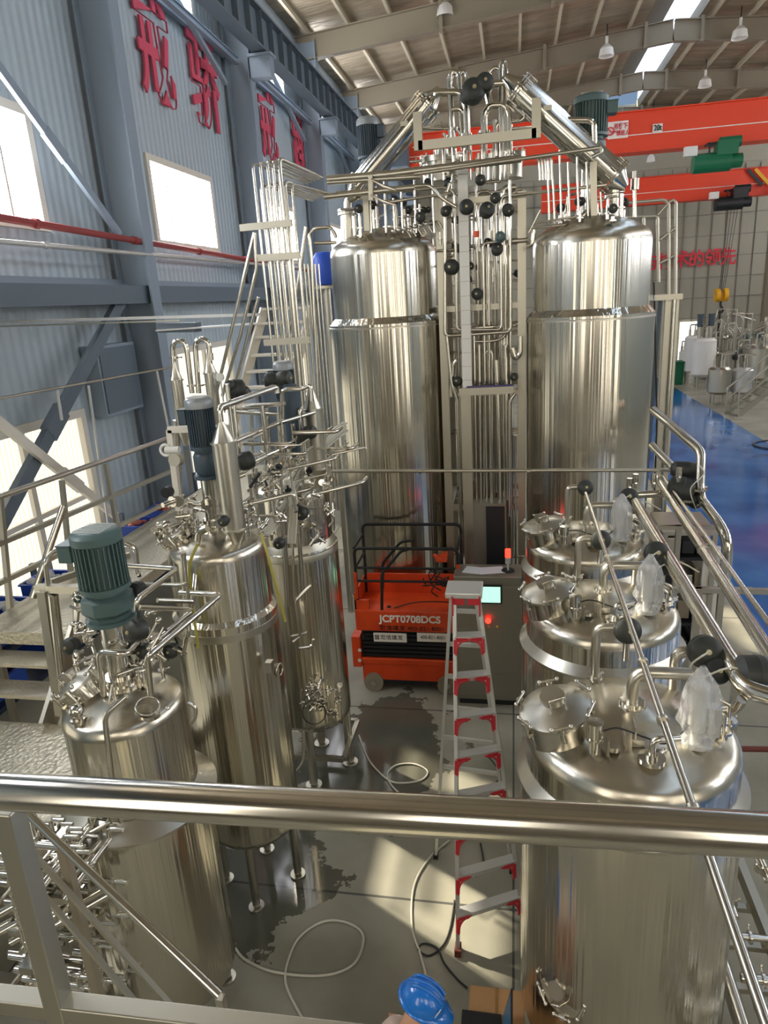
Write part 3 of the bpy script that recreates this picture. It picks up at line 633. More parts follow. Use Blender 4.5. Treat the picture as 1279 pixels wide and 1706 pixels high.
for (px, pb, lb) in ((1205, 630, 'skid of upright pipes and valves between the distant vessels'), (1245, 640, 'pipe skid behind the metal stairs')):
    b = atZ(px, pb, 0); t = thing('pipe_skid', lb, 'pipework', b)
    G().box(b+V((0, 0, .15)), (2.2, .8, .1)).build('skid_base', 'frame', t)
    for k in range(26):
        x = b.x+rr.uniform(-1.0, 1.0); y = b.y+rr.uniform(-.3, .3); h = rr.uniform(1.2, 3.6); G().tube([V((x, y, .2)), V((x, y, h)), V((x+rr.uniform(-.6, .6), y, h)), V((x+rr.uniform(-.6, .6), y, h-.4))], rr.uniform(.025, .05), n=7).build('pipe', 'steel2', t)
    for k in range(5): G().sph(b+V((rr.uniform(-1, 1), -.4, rr.uniform(.8, 2.6))), .16, n=10).build('valve', rr.choice(('dark', 'motorg', 'steel')), t)
# metal stairs
b0 = atZ(1228, 694, 0); t = thing('metal_stairs', 'steel access stairs with handrails standing on the grey floor at far right', 'stairs', b0)
d = V((.75, .25, 0)).normalized(); sd = V((-.3, .9, 0)).normalized()*.75; run = 3.6; rise = 2.6
for k in (0, 1):
    o = b0+sd*k; G().beam(o, o+d*run+V((0, 0, rise)), .06, .2).build('stringer', 'frame', t)
    g = G(); g.tube([o+V((0, 0, .05)), o+V((0, 0, 1.0)), o+d*run+V((0, 0, rise+1.0))], .03, n=8); g.tube([o+V((0, 0, .55)), o+d*run+V((0, 0, rise+.55))], .02, n=8)
    for q in (.33, .66, 1): g.cyl(o+d*run*q+V((0, 0, rise*q)), o+d*run*q+V((0, 0, rise*q+1)), .02, n=8)
    g.build('handrail', 'frame', t)
for k in range(1, 11):
    q = b0+d*run*k/11+V((0, 0, rise*k/11)); g = G(); g.beam(q, q+sd, .26, .03); g.build('tread', 'frame', t)
# grey steelwork of the next bay
b = atZ(1263, 610, 0)
t = thing('steel_tower', 'dark steel column with braces and a gantry platform at the far right', 'steel structure', V((13.2, 41, 0)))
G().ibeam((13.2, 41, 0), (13.2, 41, 9.4), .4, .5, up=V((1, 0, 0))).build('column', 'rafter', t)
G().ibeam((13.2, 41, 7.6), (17.5, 41, 9.4), .4, .5).build('bracket_beam', 'rafter', t)
g = G(); g.beam((13.3, 40.5, 5.4), (17, 40.5, 5.6), .15, .15); g.beam((13.4, 40.5, 5.4), (15.5, 40.5, 1), .12, .12); g.beam((15.4, 40.5, 5.4), (13.6, 40.5, 1), .12, .12); g.build('brace', 'rust', t)
# low clutter by the aisle
g = G(); p0 = atZ(1262, 742, .02); g.torus(p0+V((.6, 0, 0)), (0, 0, 1), .7, .03, 30, 6); tag(g.build('cable_coil', 'wire'), 'black cable coil lying at the edge of the blue aisle', 'cable')
# ---------------------------------------------------------------- pipe helpers driven by viewing rays at stated distances
def P3(q, Y): return atY(q[0], q[1], q[2] if len(q) > 2 else Y)
def run(root, Y, pts, r, name='pipe', m='steel', n=10, bend=None, vert=True):
    # successive points that share almost the same column are made plumb
    P = [P3(q, Y) for q in pts]
    o = G().tube(P, r, n=n, bend=bend if bend is not None else max(3*r, .05)); return o.build(name, m, root)
def vpipe(root, px, py, Y, z0, r, name='pipe', m='steel', n=10, top=None):
    p = atY(px, py, Y); pts = [V((p.x, p.y, z0)), p]
    if top: pts += [p+V(top)]
    return G().tube(pts, r, n=n, bend=max(3*r, .06)).build(name, m, root)
rnd = random.Random(11)
rack = thing('pipe_rack', 'tall steel pipe rack full of vertical process piping between the two tall tanks', 'pipe rack', (-.4, 9.5, 0))
# posts and beams
pl, pr = atY(737, 500, 9.2), atY(869, 500, 9.2)
for x, y in ((pl.x, 9.2), (pr.x, 9.2), (pl.x, 10.3), (pr.x, 10.3)):
    G().beam((x, y, .02), (x, y, 6.15), .1, .1, up=V((0, 1, 0))).build('post', 'frame', rack)
for z in (atY(800, 512, 9.2).z, atY(800, 655, 9.2).z, 6.1, 2.2):
    g = G(); g.beam((pl.x, 9.2, z), (pr.x, 9.2, z), .07, .07); g.beam((pl.x, 10.3, z), (pr.x, 10.3, z), .07, .07); g.beam((pl.x, 9.2, z), (pl.x, 10.3, z), .07, .07); g.beam((pr.x, 9.2, z), (pr.x, 10.3, z), .07, .07); g.build('beam', 'frame', rack)
# top tray carrying the condensers
g = G(); a, b = atY(697, 243, 8.9), atY(893, 222, 8.9); g.beam((a.x, 8.9, a.z), (b.x, 8.9, b.z), .05, .1); g.beam((a.x, 8.9, a.z-.05), (a.x, 8.9, a.z+.35), .1, .05, up=V((0, 1, 0))); g.beam((b.x, 8.9, b.z-.05), (b.x, 8.9, b.z+.35), .1, .05, up=V((0, 1, 0))); g.build('condenser_support', 'frame', rack)
# cable tray / banded insulated duct
p = atY(770, 270, 8.95); q = atY(773, 655, 8.95)
g = G(); g.beam((p.x, 8.95, p.z), (p.x, 8.95, q.z), .115, .1, up=V((0, 1, 0))); o = g.build('cable_duct', 'white', rack)
g = G(); z = q.z
while z < p.z: G().box((p.x, 8.95, z), (.12, .105, .008)).build('duct_strap', 'frame', o); z += .17
g = G(); g.beam((q.x+.02, 8.95, q.z), (q.x+.02, 8.95, .9), .13, .1, up=V((0, 1, 0))); g.build('cable_duct', 'frame', rack)
g = G(); a, b = atY(765, 652, 8.9), atY(855, 648, 8.9); g.beam(a, b, .18, .09); g.build('cable_tray', 'frame', rack)
G().beam(a+V((.1, -.05, .05)), b+V((0, -.05, .05)), .05, .03).build('cable_bundle', mat('purple_cable', '#4b4270', .6), rack)
# named pipes of the rack
run(rack, 9.0, [(749, 305), (741, 330), (741, 560), (850, 553), (849, 300)], .022)
run(rack, 9.05, [(633, 321), (740, 312), (757, 320), (761, 550), (835, 549), (833, 335), (838, 327), (1010, 308)], .02)
run(rack, 9.1, [(770, 570), (826, 568), (842, 560), (842, 440)], .02)
run(rack, 9.0, [(779, 575), (786, 800)], .035); run(rack, 9.05, [(798, 575), (801, 840)], .02); run(rack, 9.1, [(815, 600), (818, 860)], .018)
run(rack, 9.0, [(744, 560), (752, 640), (762, 668), (768, 860)], .022); run(rack, 9.05, [(760, 600), (754, 608), (752, 660)], .03)
run(rack, 9.0, [(826, 600), (830, 700), (833, 860)], .03); run(rack, 9.05, [(842, 575), (846, 860)], .03); run(rack, 9.0, [(858, 655), (849, 668), (848, 860)], .022)
run(rack, 9.1, [(806, 860), (806, 590), (816, 582), (820, 590), (820, 860)], .016)
run(rack, 8.95, [(852, 580), (858, 598), (866, 590), (866, 560)], .035)
for i in range(46):
    x = pl.x+.08+rnd.random()*(pr.x-pl.x-.16); y = (9.35+rnd.random()*.95) if i < 26 else 9.08+rnd.random()*.25; r = rnd.choice((.014, .018, .022, .03, .04)); z1 = rnd.choice((3.2, 4.6, 5.6, 6.2, 6.6)); z0 = rnd.choice((.3, .3, 1.5))
    pts = [V((x, y, z0)), V((x, y, z1))]
    if rnd.random() < .6: pts.append(V((x+rnd.choice((-.25, .25, .15)), y, z1)))
    if rnd.random() < .5: pts.insert(0, V((x+rnd.choice((-.3, .3)), y, z0)))
    G().tube(pts, r, n=9, bend=.07).build('pipe', 'steel', rack)
for i in range(14):
    z = rnd.choice((1.2, 2.0, 2.9, 4.1, 4.4, 5.2, 5.9))+rnd.random()*.3; y = 9.3+rnd.random()*.6
    G().tube([(pl.x, y, z), (pr.x, y, z)], .014, n=8).build('pipe', 'steel', rack)
# valves in the rack
for px, py, Y, r in ((777, 345, 8.85, .085), (811, 350, 8.8, .085), (795, 490, 9, .07), (752, 445, 9, .09), (828, 415, 8.9, .07), (856, 628, 9, .05), (762, 635, 9, .06), (800, 300, 8.9, .06), (846, 350, 8.9, .07), (825, 330, 8.95, .06), (742, 352, 8.9, .06), (700, 362, 8.9, .06)):
    actuator(rack, atY(px, py, Y), (rnd.uniform(-.4, .4), -1, rnd.uniform(-.3, .5)), r, r*1.7)
actuator(rack, atY(833, 395, 8.8), (0, -1, .2), .06, .14, 'motorg')
for i in range(16): actuator(rack, atY(rnd.uniform(690, 865), rnd.uniform(290, 470), 9.25), (rnd.uniform(-1, 1), -rnd.random(), rnd.uniform(-.3, .5)), rnd.uniform(.03, .055), rnd.uniform(.09, .14), rnd.choice(('actuator', 'motor', 'motorg')))
for i in range(40):
    pp = atY(rnd.uniform(690, 865), rnd.uniform(200, 480), 9.1+rnd.random()*.3); g = G(); d = rnd.choice((V((1, 0, 0)), V((0, 0, 1)), V((0, 1, 0)))); s = rnd.uniform(.04, .12); g.cyl(pp-d*s, pp+d*s, rnd.uniform(.01, .02), n=8); clamp(g, pp, d, .022); g.build('fitting', 'steel', rack)
G().cyl(atY(793, 395, 8.85), atY(793, 385, 8.85), .035, n=12).build('red_gauge', 'orange', rack)
# pipe loops on top
top = [([(757, 270), (748, 135), (753, 118), (764, 122), (766, 150)], .035), ([(770, 250), (763, 130), (772, 117), (778, 128), (773, 260)], .02), ([(715, 163), (728, 154), (768, 154), (776, 175), (778, 250)], .045),
    ([(748, 184), (765, 180), (776, 190), (775, 300)], .035), ([(775, 240), (762, 236), (745, 235), (738, 222)], .02), ([(700, 214), (760, 214), (768, 225)], .022), ([(760, 150), (750, 140), (748, 260)], .018),
    ([(806, 300), (806, 190), (815, 176), (840, 175), (848, 190), (848, 260)], .04), ([(816, 172), (811, 150), (820, 140), (852, 138), (862, 160)], .045), ([(836, 300), (834, 112), (838, 102), (842, 116), (842, 300)], .035),
    ([(815, 135), (814, 120), (826, 112), (834, 118)], .025), ([(828, 260), (826, 210), (833, 204), (868, 202), (876, 190)], .022), ([(846, 215), (900, 212)], .02), ([(740, 300), (738, 240), (745, 225)], .02), ([(822, 300), (824, 200)], .02), ([(852, 290), (850, 195)], .018), ([(795, 300), (797, 255)], .02), ([(785, 300), (783, 240)], .016)]
for pts, r in top: run(rack, 9.2, pts, r, n=12)
for px, py, r in ((788, 152, .13), (807, 138, .1), (778, 160, .08)): actuator(rack, atY(px, py, 9.0), (.2, -1, .2), r, r*1.6)
for px, py, r in ((776, 225, .05), (806, 220, .05), (716, 160, .06), (848, 255, .045), (757, 215, .04)):
    p = atY(px, py, 9.2); g = G(); clamp(g, p, (0, 0, 1), r); g.build('clamp', 'steel', rack)
# round condenser heads
for px, py, rr in ((735, 268, .28), (840, 262, .26)):
    p = atY(px, py, 9.6); g = G(); g.cyl(p-V((0, 0, .03)), p+V((0, 0, .03)), rr, n=32); g.cyl(p+V((0, 0, .03)), p+V((0, 0, .12)), rr*.35, n=20); g.cyl(p-V((0, 0, .25)), p-V((0, 0, .03)), rr*.85, n=32)
    for k in range(14): a = 2*PI*k/14; g.cyl(p+V((rr*.93*math.cos(a), rr*.93*math.sin(a), -.05)), p+V((rr*.93*math.cos(a), rr*.93*math.sin(a), .07)), .012, n=6)
    g.build('vessel_head', 'steel2', rack)
# ---------------------------------------------------------------- inclined condensers
def condenser(p, q, r, label):
    p, q = V(p), V(q); t = thing('condenser', label, 'condenser', p, 'inclined condensers'); ax = (p-q).normalized(); L = (p-q).length
    g = G(); g.cyl(q, p, r, n=32, cap=True); g.build('shell', 'steel', t)
    for s in (0, 1):
        o = q+ax*L*s; g = G()
        for k in (0, 1): g.cyl(o+ax*(.03*k+(.0 if s else -.05)), o+ax*(.03*k+.02+(.0 if s else -.05)), r*1.28, n=32)
        x = ax.orthogonal().normalized(); y = ax.cross(x)
        for k in range(12): a = 2*PI*k/12; d = (x*math.cos(a)+y*math.sin(a))*r*1.17; g.cyl(o+d-ax*.07, o+d+ax*.07, .012, n=6)
        g.build('flange', 'steel', t)
    g = G(); g.lathe([(r*.95, 0), (r*.5, .12), (r*.35, .2)], p+ax*.05, ax, n=24); g.build('end_cone', 'steel', t)
    g = G(); g.lathe([(r*.95, 0), (r*.6, .08), (r*.3, .16)], q-ax*.05, -ax, n=24); g.build('end_cone', 'steel', t)
    g = G(); nrm = V((0, -1, .3)).normalized(); g.box(q+ax*L*.72+nrm*r, (.09, .02, .05)); g.build('name_plate', 'frame', t)
    return t
ca, cb = atY(708, 178, 9.3), atY(598, 312, 9.3); condenser(ca, cb, .148, 'inclined condenser sloping down to the left tall tank')
cc, cd = atY(868, 154, 9.2), atY(1020, 292, 9.2); condenser(cc, cd, .165, 'inclined condenser sloping down to the right tall tank')
# ---------------------------------------------------------------- tops of the tall tanks
def top_kit(root, c, zt, seed, nn=14):
    rr = random.Random(seed)
    for k in range(nn):
        a = rr.random()*2*PI; d = rr.uniform(.1, .52); z = zt+.30-.5*d*d; p = V((c.x+d*math.cos(a), c.y+d*math.sin(a), z)); h = rr.uniform(.08, .3)
        g = G(); g.cyl(p-V((0, 0, .08)), p+V((0, 0, h)), rr.uniform(.015, .03), n=10); clamp(g, p+V((0, 0, h*.5)), (0, 0, 1), .028)
        if rr.random() < .6: e = p+V((0, 0, h)); g.tube([e-V((0, 0, .02)), e+V((0, 0, .08)), e+V((rr.uniform(-.3, .3), rr.uniform(-.2, .2), .08))], .014, n=8)
        g.build('nozzle', 'steel', root)
        if rr.random() < .35: actuator(root, p+V((0, -.03, h+.08)), (rr.uniform(-.5, .5), -1, .1), .05, .09)
top_kit(tall, BL, 5.56, 5); top_kit(tall2, BR, 5.50, 6)
for i in range(7):
    p = atY(655+i*9, 385-i*2, 8.95); g = G(); g.tube([p, p+V((.14, .1, .03)), p+V((.2, .1, -.08))], .012, n=8); g.sph(p, .028, n=8); g.build('small_valve', 'steel', tall)
# left tank: bright short column, motor, feed bend
p = atY(580, 398, 9.3); q = atY(580, 358, 9.3); g = G(); g.cyl(p-V((0, 0, .12)), q, .1, n=24); g.cyl(q, q+V((0, 0, .03)), .13, n=24); g.cyl(q+V((0, 0, .04)), q+V((0, 0, .07)), .13, n=24); g.tube([q, q+V((0, 0, .2)), cb], .05, n=14); g.build('riser_column', 'steel2', tall)
def small_motor(root, px, pt, pb, Y, r, m, zs):
    p = atY(px, pt, Y); q = atY(px, pb, Y); motor(root, p.x, p.y, p.z, r, p.z-q.z, .22, zs, r*.5, m, box=1, gbsq=False)
small_motor(tall, 612, 196, 262, 9.75, .15, 'motor', 5.8)
small_motor(tall2, 985, 158, 225, 9.5, .2, 'motorg', 5.75)
run(tall2, 9.3, [(1022, 362), (1024, 305)], .055, 'riser_column'); p = atY(1023, 322, 9.3); G().cyl(p, p+V((0, 0, .03)), .12, n=24).build('flange', 'steel', tall2); G().cyl(p-V((0, 0, .05)), p-V((0, 0, .02)), .12, n=24).build('flange', 'steel', tall2)
run(tall2, 9.3, [(1057, 362), (1057, 285)], .022, 'vent_pipe'); p = atY(1057, 316, 9.3); G().cyl(p, p+V((0, 0, .12)), .05, n=16).build('vent_sleeve', 'steel', tall2)
run(tall2, 9.1, [(970, 360), (990, 345), (989, 205), (980, 200), (945, 200)], .035, 'feed_pipe')
for px, pt in ((912, 265), (932, 250), (946, 270), (961, 262), (977, 270), (921, 300), (1000, 320)): run(tall2, 9.0, [(px+3, 372), (px, pt)], .014, 'vent_pipe')
for px, pt in ((640, 300), (668, 310), (690, 300), (655, 330), (615, 300), (720, 290)): run(tall, 9.0, [(px+3, 388), (px, pt)], .014, 'vent_pipe')
G().beam(atY(989, 365, 9.0), atY(988, 270, 9.0), .07, .07, up=V((0, 1, 0))).build('support_post', 'frame', tall2)
G().beam(atY(612, 385, 9.0), atY(609, 320, 9.0), .07, .07, up=V((0, 1, 0))).build('support_post', 'frame', tall)
for a, b in (((885, 380), (960, 372)), ((890, 372), (965, 360)), ((880, 388), (900, 350))): run(tall2, 8.9, [a, b], .012, 'vent_pipe')
run(tall2, 8.95, [(876, 410), (885, 408), (889, 392), (888, 378)], .03, 'drain_bend')
# ---------------------------------------------------------------- header pipes across the tanks
hd = thing('header_piping', 'long bundle of horizontal header pipes crossing above both tall tanks', 'pipework', (-.5, 8.6, 5.9))
run(hd, 8.6, [(545, 299), (640, 291), (868, 264)], .042, 'header_pipe', 'steel2', n=14); run(hd, 8.5, [(690, 290), (1000, 246), (1002, 254), (985, 262)], .022, 'header_pipe', 'steel2')
run(hd, 8.6, [(545, 304), (700, 294)], .03, 'header_pipe', 'steel2'); run(hd, 8.6, [(540, 328), (690, 312)], .035, 'header_pipe', 'steel2'); run(hd, 8.6, [(560, 322), (716, 308), (735, 330), (760, 345)], .022, 'header_pipe')
run(hd, 8.6, [(640, 338), (748, 322)], .018, 'header_pipe')
for i in range(6):
    run(hd, 8.5, [(618+i*4, 299+i*2), (640+i*4, 312+i*1)], .012, 'branch_pipe'); run(hd, 8.5, [(618+i*4, 325+i*2), (640+i*4, 337+i*1)], .012, 'branch_pipe')
G().beam(atY(617, 292, 8.55), atY(618, 334, 8.55), .05, .05, up=V((0, 1, 0))).build('bracket', 'frame', hd)
for i in range(5): run(hd, 8.6, [(894+i*5, 262-i), (898+i*5, 270-i), (900+i*5, 300)], .014, 'branch_pipe')
# ---------------------------------------------------------------- tall bundle of thin pipes on the left
tb = thing('pipe_bundle', 'bundle of thin bent steel pipes rising beside the left tall tank', 'pipework', atY(470, 640, 8.0))
for i, (px, py) in enumerate(((421, 272), (433, 269), (445, 267), (454, 267), (465, 264))):
    p = atY(px, py, 7.6+.02*i); e = atY(512+i*6, 306-i*2.5, 8.6); G().tube([V((p.x, p.y, 3.2)), p, e], .014 if i < 4 else .022, n=9, bend=.06).build('pipe', 'steel', tb)
for i, (px, py) in enumerate(((434, 308), (443, 304), (454, 302), (464, 301), (474, 302), (486, 306))):
    p = atY(px, py, 7.7+.02*i); e = atY(520+i*5, 334-i*2.5, 8.6); G().tube([V((p.x, p.y, 3.2)), p, e], .013 if i != 4 else .022, n=9, bend=.06).build('pipe', 'steel', tb)
for (a, b) in (((400, 380), (486, 371)), ((440, 571), (516, 566)), ((430, 430), (500, 425))): G().beam(atY(*a, 7.6), atY(*b, 7.6), .04, .07).build('bracket', 'frame', tb)
run(tb, 7.9, [(560, 396), (552, 378), (524, 380), (515, 390), (519, 440), (535, 760)], .02); run(tb, 7.9, [(560, 404), (524, 405)], .02)
for i in range(6): p = atY(500+i*6, 440, 8.1); G().tube([V((p.x, p.y, 2.5)), p], .013, n=8).build('pipe', 'steel', tb)
p = atY(541, 450, 10.4); tag(G().lathe([(0, .0), (.12, .02), (.17, .1), (.17, .38), (.12, .46), (0, .48)], p-V((0, 0, .22)), n=28).build('blue_drum', 'blue'), 'blue plastic drum-shaped tank left of the tall tank', 'drum')
t = thing('drum_stand', 'slim stand carrying the blue drum behind the left tall tank', 'stand', (p.x, p.y, 0)); G().cyl((p.x, p.y, 0), (p.x, p.y, p.z-.26), .06, n=12).build('post', 'frame', t); G().cyl((p.x, p.y, p.z-.26), (p.x, p.y, p.z-.22), .2, n=20).build('tray', 'frame', t)
# ---------------------------------------------------------------- platform, steps and handrails on the left
pf = thing('access_platform', 'checker-plate platform and steps beside the left fermenters', 'platform', (-4.4, 4.2, 1.5))
G().bb((-6.2, 3.5, 1.46), (-2.97, 4.78, 1.5)).build('deck', 'tread', pf)
G().bb((-6.2, 3.46, 1.32), (-2.97, 3.5, 1.5)).build('edge_beam', 'frame', pf); G().bb((-3.01, 3.5, 1.32), (-2.97, 4.78, 1.46)).build('edge_beam', 'frame', pf)
for z, y in ((1.72, 4.93), (1.93, 5.12)):
    g = G(); g.bb((-5.7, y-.06, z-.035), (-4.2, y+.2, z)); g.build('tread', 'tread', pf)
G().bb((-5.2, 5.28, 2.02), (-4.15, 12.2, 2.15)).build('deck', 'tread', pf)
for x in (-4.16, -5.74): G().beam((x, 4.75, 1.5), (x, 5.4, 2.14), .04, .22).build('stringer', 'frame', pf)
for x, y in ((-6.1, 3.6), (-3.05, 3.6), (-3.05, 4.7), (-6.1, 4.7), (-5.1, 5.4), (-4.25, 5.4), (-4.25, 7.5), (-5.1, 7.5), (-4.25, 9.8), (-5.1, 9.8), (-4.25, 12), (-5.1, 12)):
    G().beam((x, y, 0), (x, y, 1.46 if y < 5 else 2.02), .06, .06, up=V((0, 1, 0))).build('post', 'frame', pf)
hr = thing('handrail', 'long stainless handrail running along the platform by the left windows', 'railing', (-5.2, 6, 2.15))
def railx(root, a, b, x, r, name='rail', m='frame', sq=False):
    p, q = atX(*a, x), atX(*b, x)
    if sq: return G().beam(p, q, r*2, r*2).build(name, m, root)
    return G().cyl(p, q, r, n=12).build(name, m, root)
railx(hr, (-30, 838), (300, 723), -5.2, .032, 'rail', 'steel2'); railx(hr, (-30, 918), (290, 783), -5.2, .026, sq=True); railx(hr, (-30, 985), (292, 831), -5.2, .026, sq=True)
for a, b in (((176, 773), (196, 884)), ((0, 830), (17, 1015)), ((103, 800), (121, 985)), ((283, 735), (300, 840))): railx(hr, a, b, -5.2, .025, 'post', sq=True)
# loose handrail post and low rail at the head of the steps
t = thing('stair_post_rail', 'thick polished tube leaning over the top of the left steps', 'railing', atY(53, 995, 4.9))
G().cyl(atY(106, 843, 5.1), atY(54, 996, 4.7), .03, n=16).build('tube', 'steel', t)
t = thing('step_handrail', 'bent thin handrail with uprights beside the nearest left fermenter', 'railing', atY(90, 1180, 4.5))
G().tube([atY(97, 1120, 4.4), atY(75, 935, 4.4), atY(84, 922, 4.5), atY(134, 900, 4.9), atY(140, 903, 4.9)], .018, n=10).build('rail', 'steel', t)
G().beam(atY(62, 980, 4.45), atY(150, 982, 4.3), .06, .06).build('beam', 'frame', t); G().beam(atY(72, 984, 4.4), atY(102, 1190, 4.4), .07, .07, up=V((0, 1, 0))).build('post', 'frame', t)
G().cyl(atY(88, 990, 4.38), atY(106, 1150, 4.38), .04, n=14).build('post', 'steel', t)
G().beam(atY(85, 970, 4.6), atY(215, 925, 5.3), .03, .05).build('beam', 'frame', t)
# ---------------------------------------------------------------- left wall fittings
def wallpipe(name, label, cat, segs, x, r, m, joints=0):
    t = thing(name, label, cat, atX(*segs[0], x)); P = [atX(*s, x) for s in segs]; G().tube(P, r, n=12, bend=.1).build('pipe', m, t)
    for k in range(joints): q = P[0].lerp(P[-1], (k+.5)/joints); d = (P[-1]-P[0]).normalized(); G().cyl(q-d*.05, q+d*.05, r*1.35, n=14).build('coupling', m, t)
    return t
wallpipe('fire_pipe', 'dull red fire pipe running along the left wall under the windows', 'pipe', ((-60, 352), (560, 458)), -6.35, .05, 'pipe_red', 7)
wallpipe('wall_pipe', 'pale thin pipe on the left wall just below the red fire pipe', 'pipe', ((-60, 397), (520, 448)), -6.3, .035, 'alu', 5)
t = thing('wall_conduit', 'thin conduit running along the left wall with perforated hangers', 'conduit', atX(147, 645, -6.2))
G().cyl(atX(-40, 671, -6.2), atX(284, 612, -6.2), .018, n=8).build('conduit', 'frame', t)
for a, b in (((95, 650), (103, 700)), ((147, 642), (182, 885)), ((261, 617), (283, 725))): G().beam(atX(*a, -6.2), atX(*b, -6.2), .02, .045, up=V((0, 1, 0))).build('hanger', 'alu', t)
t = thing('strut_run', 'double horizontal cable trunk crossing in front of the left columns', 'cable tray', atY(200, 530, 8.6))
G().beam(atY(-40, 538, 8.6), atY(435, 524, 8.6), .05, .035).build('trunk', 'alu', t); G().beam(atY(-40, 545, 8.6), atY(300, 534, 8.6), .04, .02).build('trunk', 'frame', t)
G().beam(atY(268, 550, 8.9), atY(440, 538, 8.9), .3, .02).build('tray', 'alu', t)
G().beam(atY(268, 546, 8.9), atY(330, 545, 8.9), .2, .12).build('tray', 'girder', t)
def brace(label, a, b, x, wd, m):
    t = thing('diagonal_brace', label, 'steel brace', atX(*b, x)); p, q = atX(*a, x), atX(*b, x)
    G().beam(p, q, wd*.5, wd).build('bar', m, t); mid = p.lerp(q, .47); d = (q-p).normalized(); G().beam(mid-d*.25, mid+d*.25, wd*.6, wd*1.35).build('splice_plate', m, t); return t
brace('heavy dark diagonal brace crossing in front of the lower left window', (-60, 985), (212, 480), -6.55, .2, 'girder')
brace('pale diagonal brace falling from the left edge past the lower window', (-80, 640), (262, 915), -6.45, .13, 'wframe')
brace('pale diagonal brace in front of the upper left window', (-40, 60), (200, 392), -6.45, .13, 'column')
t = struct(G().bb((XL+.0, 12.75, 0), (XL+.06, 13.75, 2.3)).build('door_1', 'girder'))
G().bb((XL+.06, 12.85, 1.3), (XL+.08, 13.65, 2.2)).build('window_panel', 'farframe', t)
a, b = atX(140, 578, XL+.1), atX(182, 690, XL+.1); t = thing('wall_cabinet', 'pale grey electrical cabinet fixed to the left wall behind the dark brace', 'cabinet', a)
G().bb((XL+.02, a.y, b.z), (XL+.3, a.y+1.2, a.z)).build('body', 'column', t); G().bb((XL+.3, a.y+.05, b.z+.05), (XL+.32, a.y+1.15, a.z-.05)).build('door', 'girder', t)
# roller conveyor racking with blue crates
t = thing('crate_shelf', 'dark blue shelf under the left windows carrying blue crates', 'shelf', (-6.2, 8, 0))
zs = 1.62
for z in (zs, zs-.55): G().bb((-6.2, 5.2, z-.06), (-5.4, 12.5, z)).build('shelf_board', mat('navy_steel', '#22304f', .5), t)
for y in (5.3, 7.5, 9.7, 12.4):
    for x in (-6.24, -5.36): G().beam((x, y, 0), (x, y, zs+.35), .06, .06, up=V((0, 1, 0))).build('upright', 'girder', t)
def crate(x, y, z, label, fill):
    t = thing('crate', label, 'crate', (x, y, z), 'blue crates under the windows'); g = G(); w_, d_, h_ = .3, .24, .22
    g.bb((x-w_, y-d_, z+.002), (x+w_, y+d_, z+.02))
    for s in (-1, 1): g.bb((x+s*w_-.01, y-d_, z+.02), (x+s*w_+.01, y+d_, z+h_)); g.bb((x-w_, y+s*d_-.01, z+.02), (x+w_, y+s*d_+.01, z+h_)); g.bb((x-w_-.02, y+s*(d_+.01)-.02, z+h_), (x+w_+.02, y+s*(d_+.01)+.02, z+h_+.02)); g.bb((x+s*(w_+.01)-.02, y-d_, z+h_), (x+s*(w_+.01)+.02, y+d_, z+h_+.02))
    g.build('crate_body', 'blue', t); rr = random.Random(int(x*100+y*37)); g = G()
    for k in range(12): g.sph((x+rr.uniform(-.2, .2), y+rr.uniform(-.16, .16), z+h_-.03+rr.uniform(0, .06)), rr.uniform(.05, .09), (1, .8, .6), n=8)
    g.build('contents', fill, t)
M['pinkbag'] = mat('pink_parcels', '#b86a63', .5); M['whitebag'] = mat('white_wrapping', '#dfe2e4', .35)
for (y, lb, fl) in ((5.75, 'blue crate full of white wrapping at the left edge', 'whitebag'), (6.45, 'blue crate with white wrapping next to the leftmost one', 'whitebag'), (7.3, 'blue crate seen just left of the green-grey motor', 'whitebag'), (8.6, 'blue crate right of the green-grey motor', 'pinkbag'), (9.6, 'blue crate with pink and red parcels behind the second fermenter manhole', 'pinkbag'), (10.4, 'farthest blue crate on the shelf under the windows', 'pinkbag')):
    crate(-5.8, y, zs+.001, lb, fl)
for y, lb in ((5.9, 'blue crate on the lower shelf nearest the steps'), (7.0, 'blue crate on the lower shelf behind the steps'), (8.0, 'farthest blue crate on the lower shelf')): crate(-5.8, y, zs-.549, lb, 'dark')
# ---------------------------------------------------------------- ship ladder behind the second fermenter
t = thing('access_ladder', 'steep steel access ladder with handrails left of the left tall tank', 'ladder', atY(400, 700, 8.3))
for a, b in (((440, 515), (385, 720)), ((519, 512), (470, 700))): G().beam(atY(*a, 8.9), atY(*b, 8.3), .04, .12).build('stringer', 'wframe', t)
for k, (xa, xb, y) in enumerate(((438, 520, 515), (433, 512, 539), (428, 508, 562), (422, 500, 592), (414, 494, 619), (406, 486, 646), (398, 478, 676))): G().beam(atY(xa, y, 8.9-.1*k), atY(xb, y-3, 8.9-.1*k), .16, .03).build('tread', 'wframe', t)
for pts in (((424, 388), (376, 590), (360, 655)), ((424, 388), (427, 450), (400, 560), (370, 660)), ((430, 495), (392, 640)), ((510, 378), (497, 470), (480, 560))): G().tube([atY(*q, 8.5) for q in pts], .022, n=9, bend=.06).build('handrail', 'steel', t)
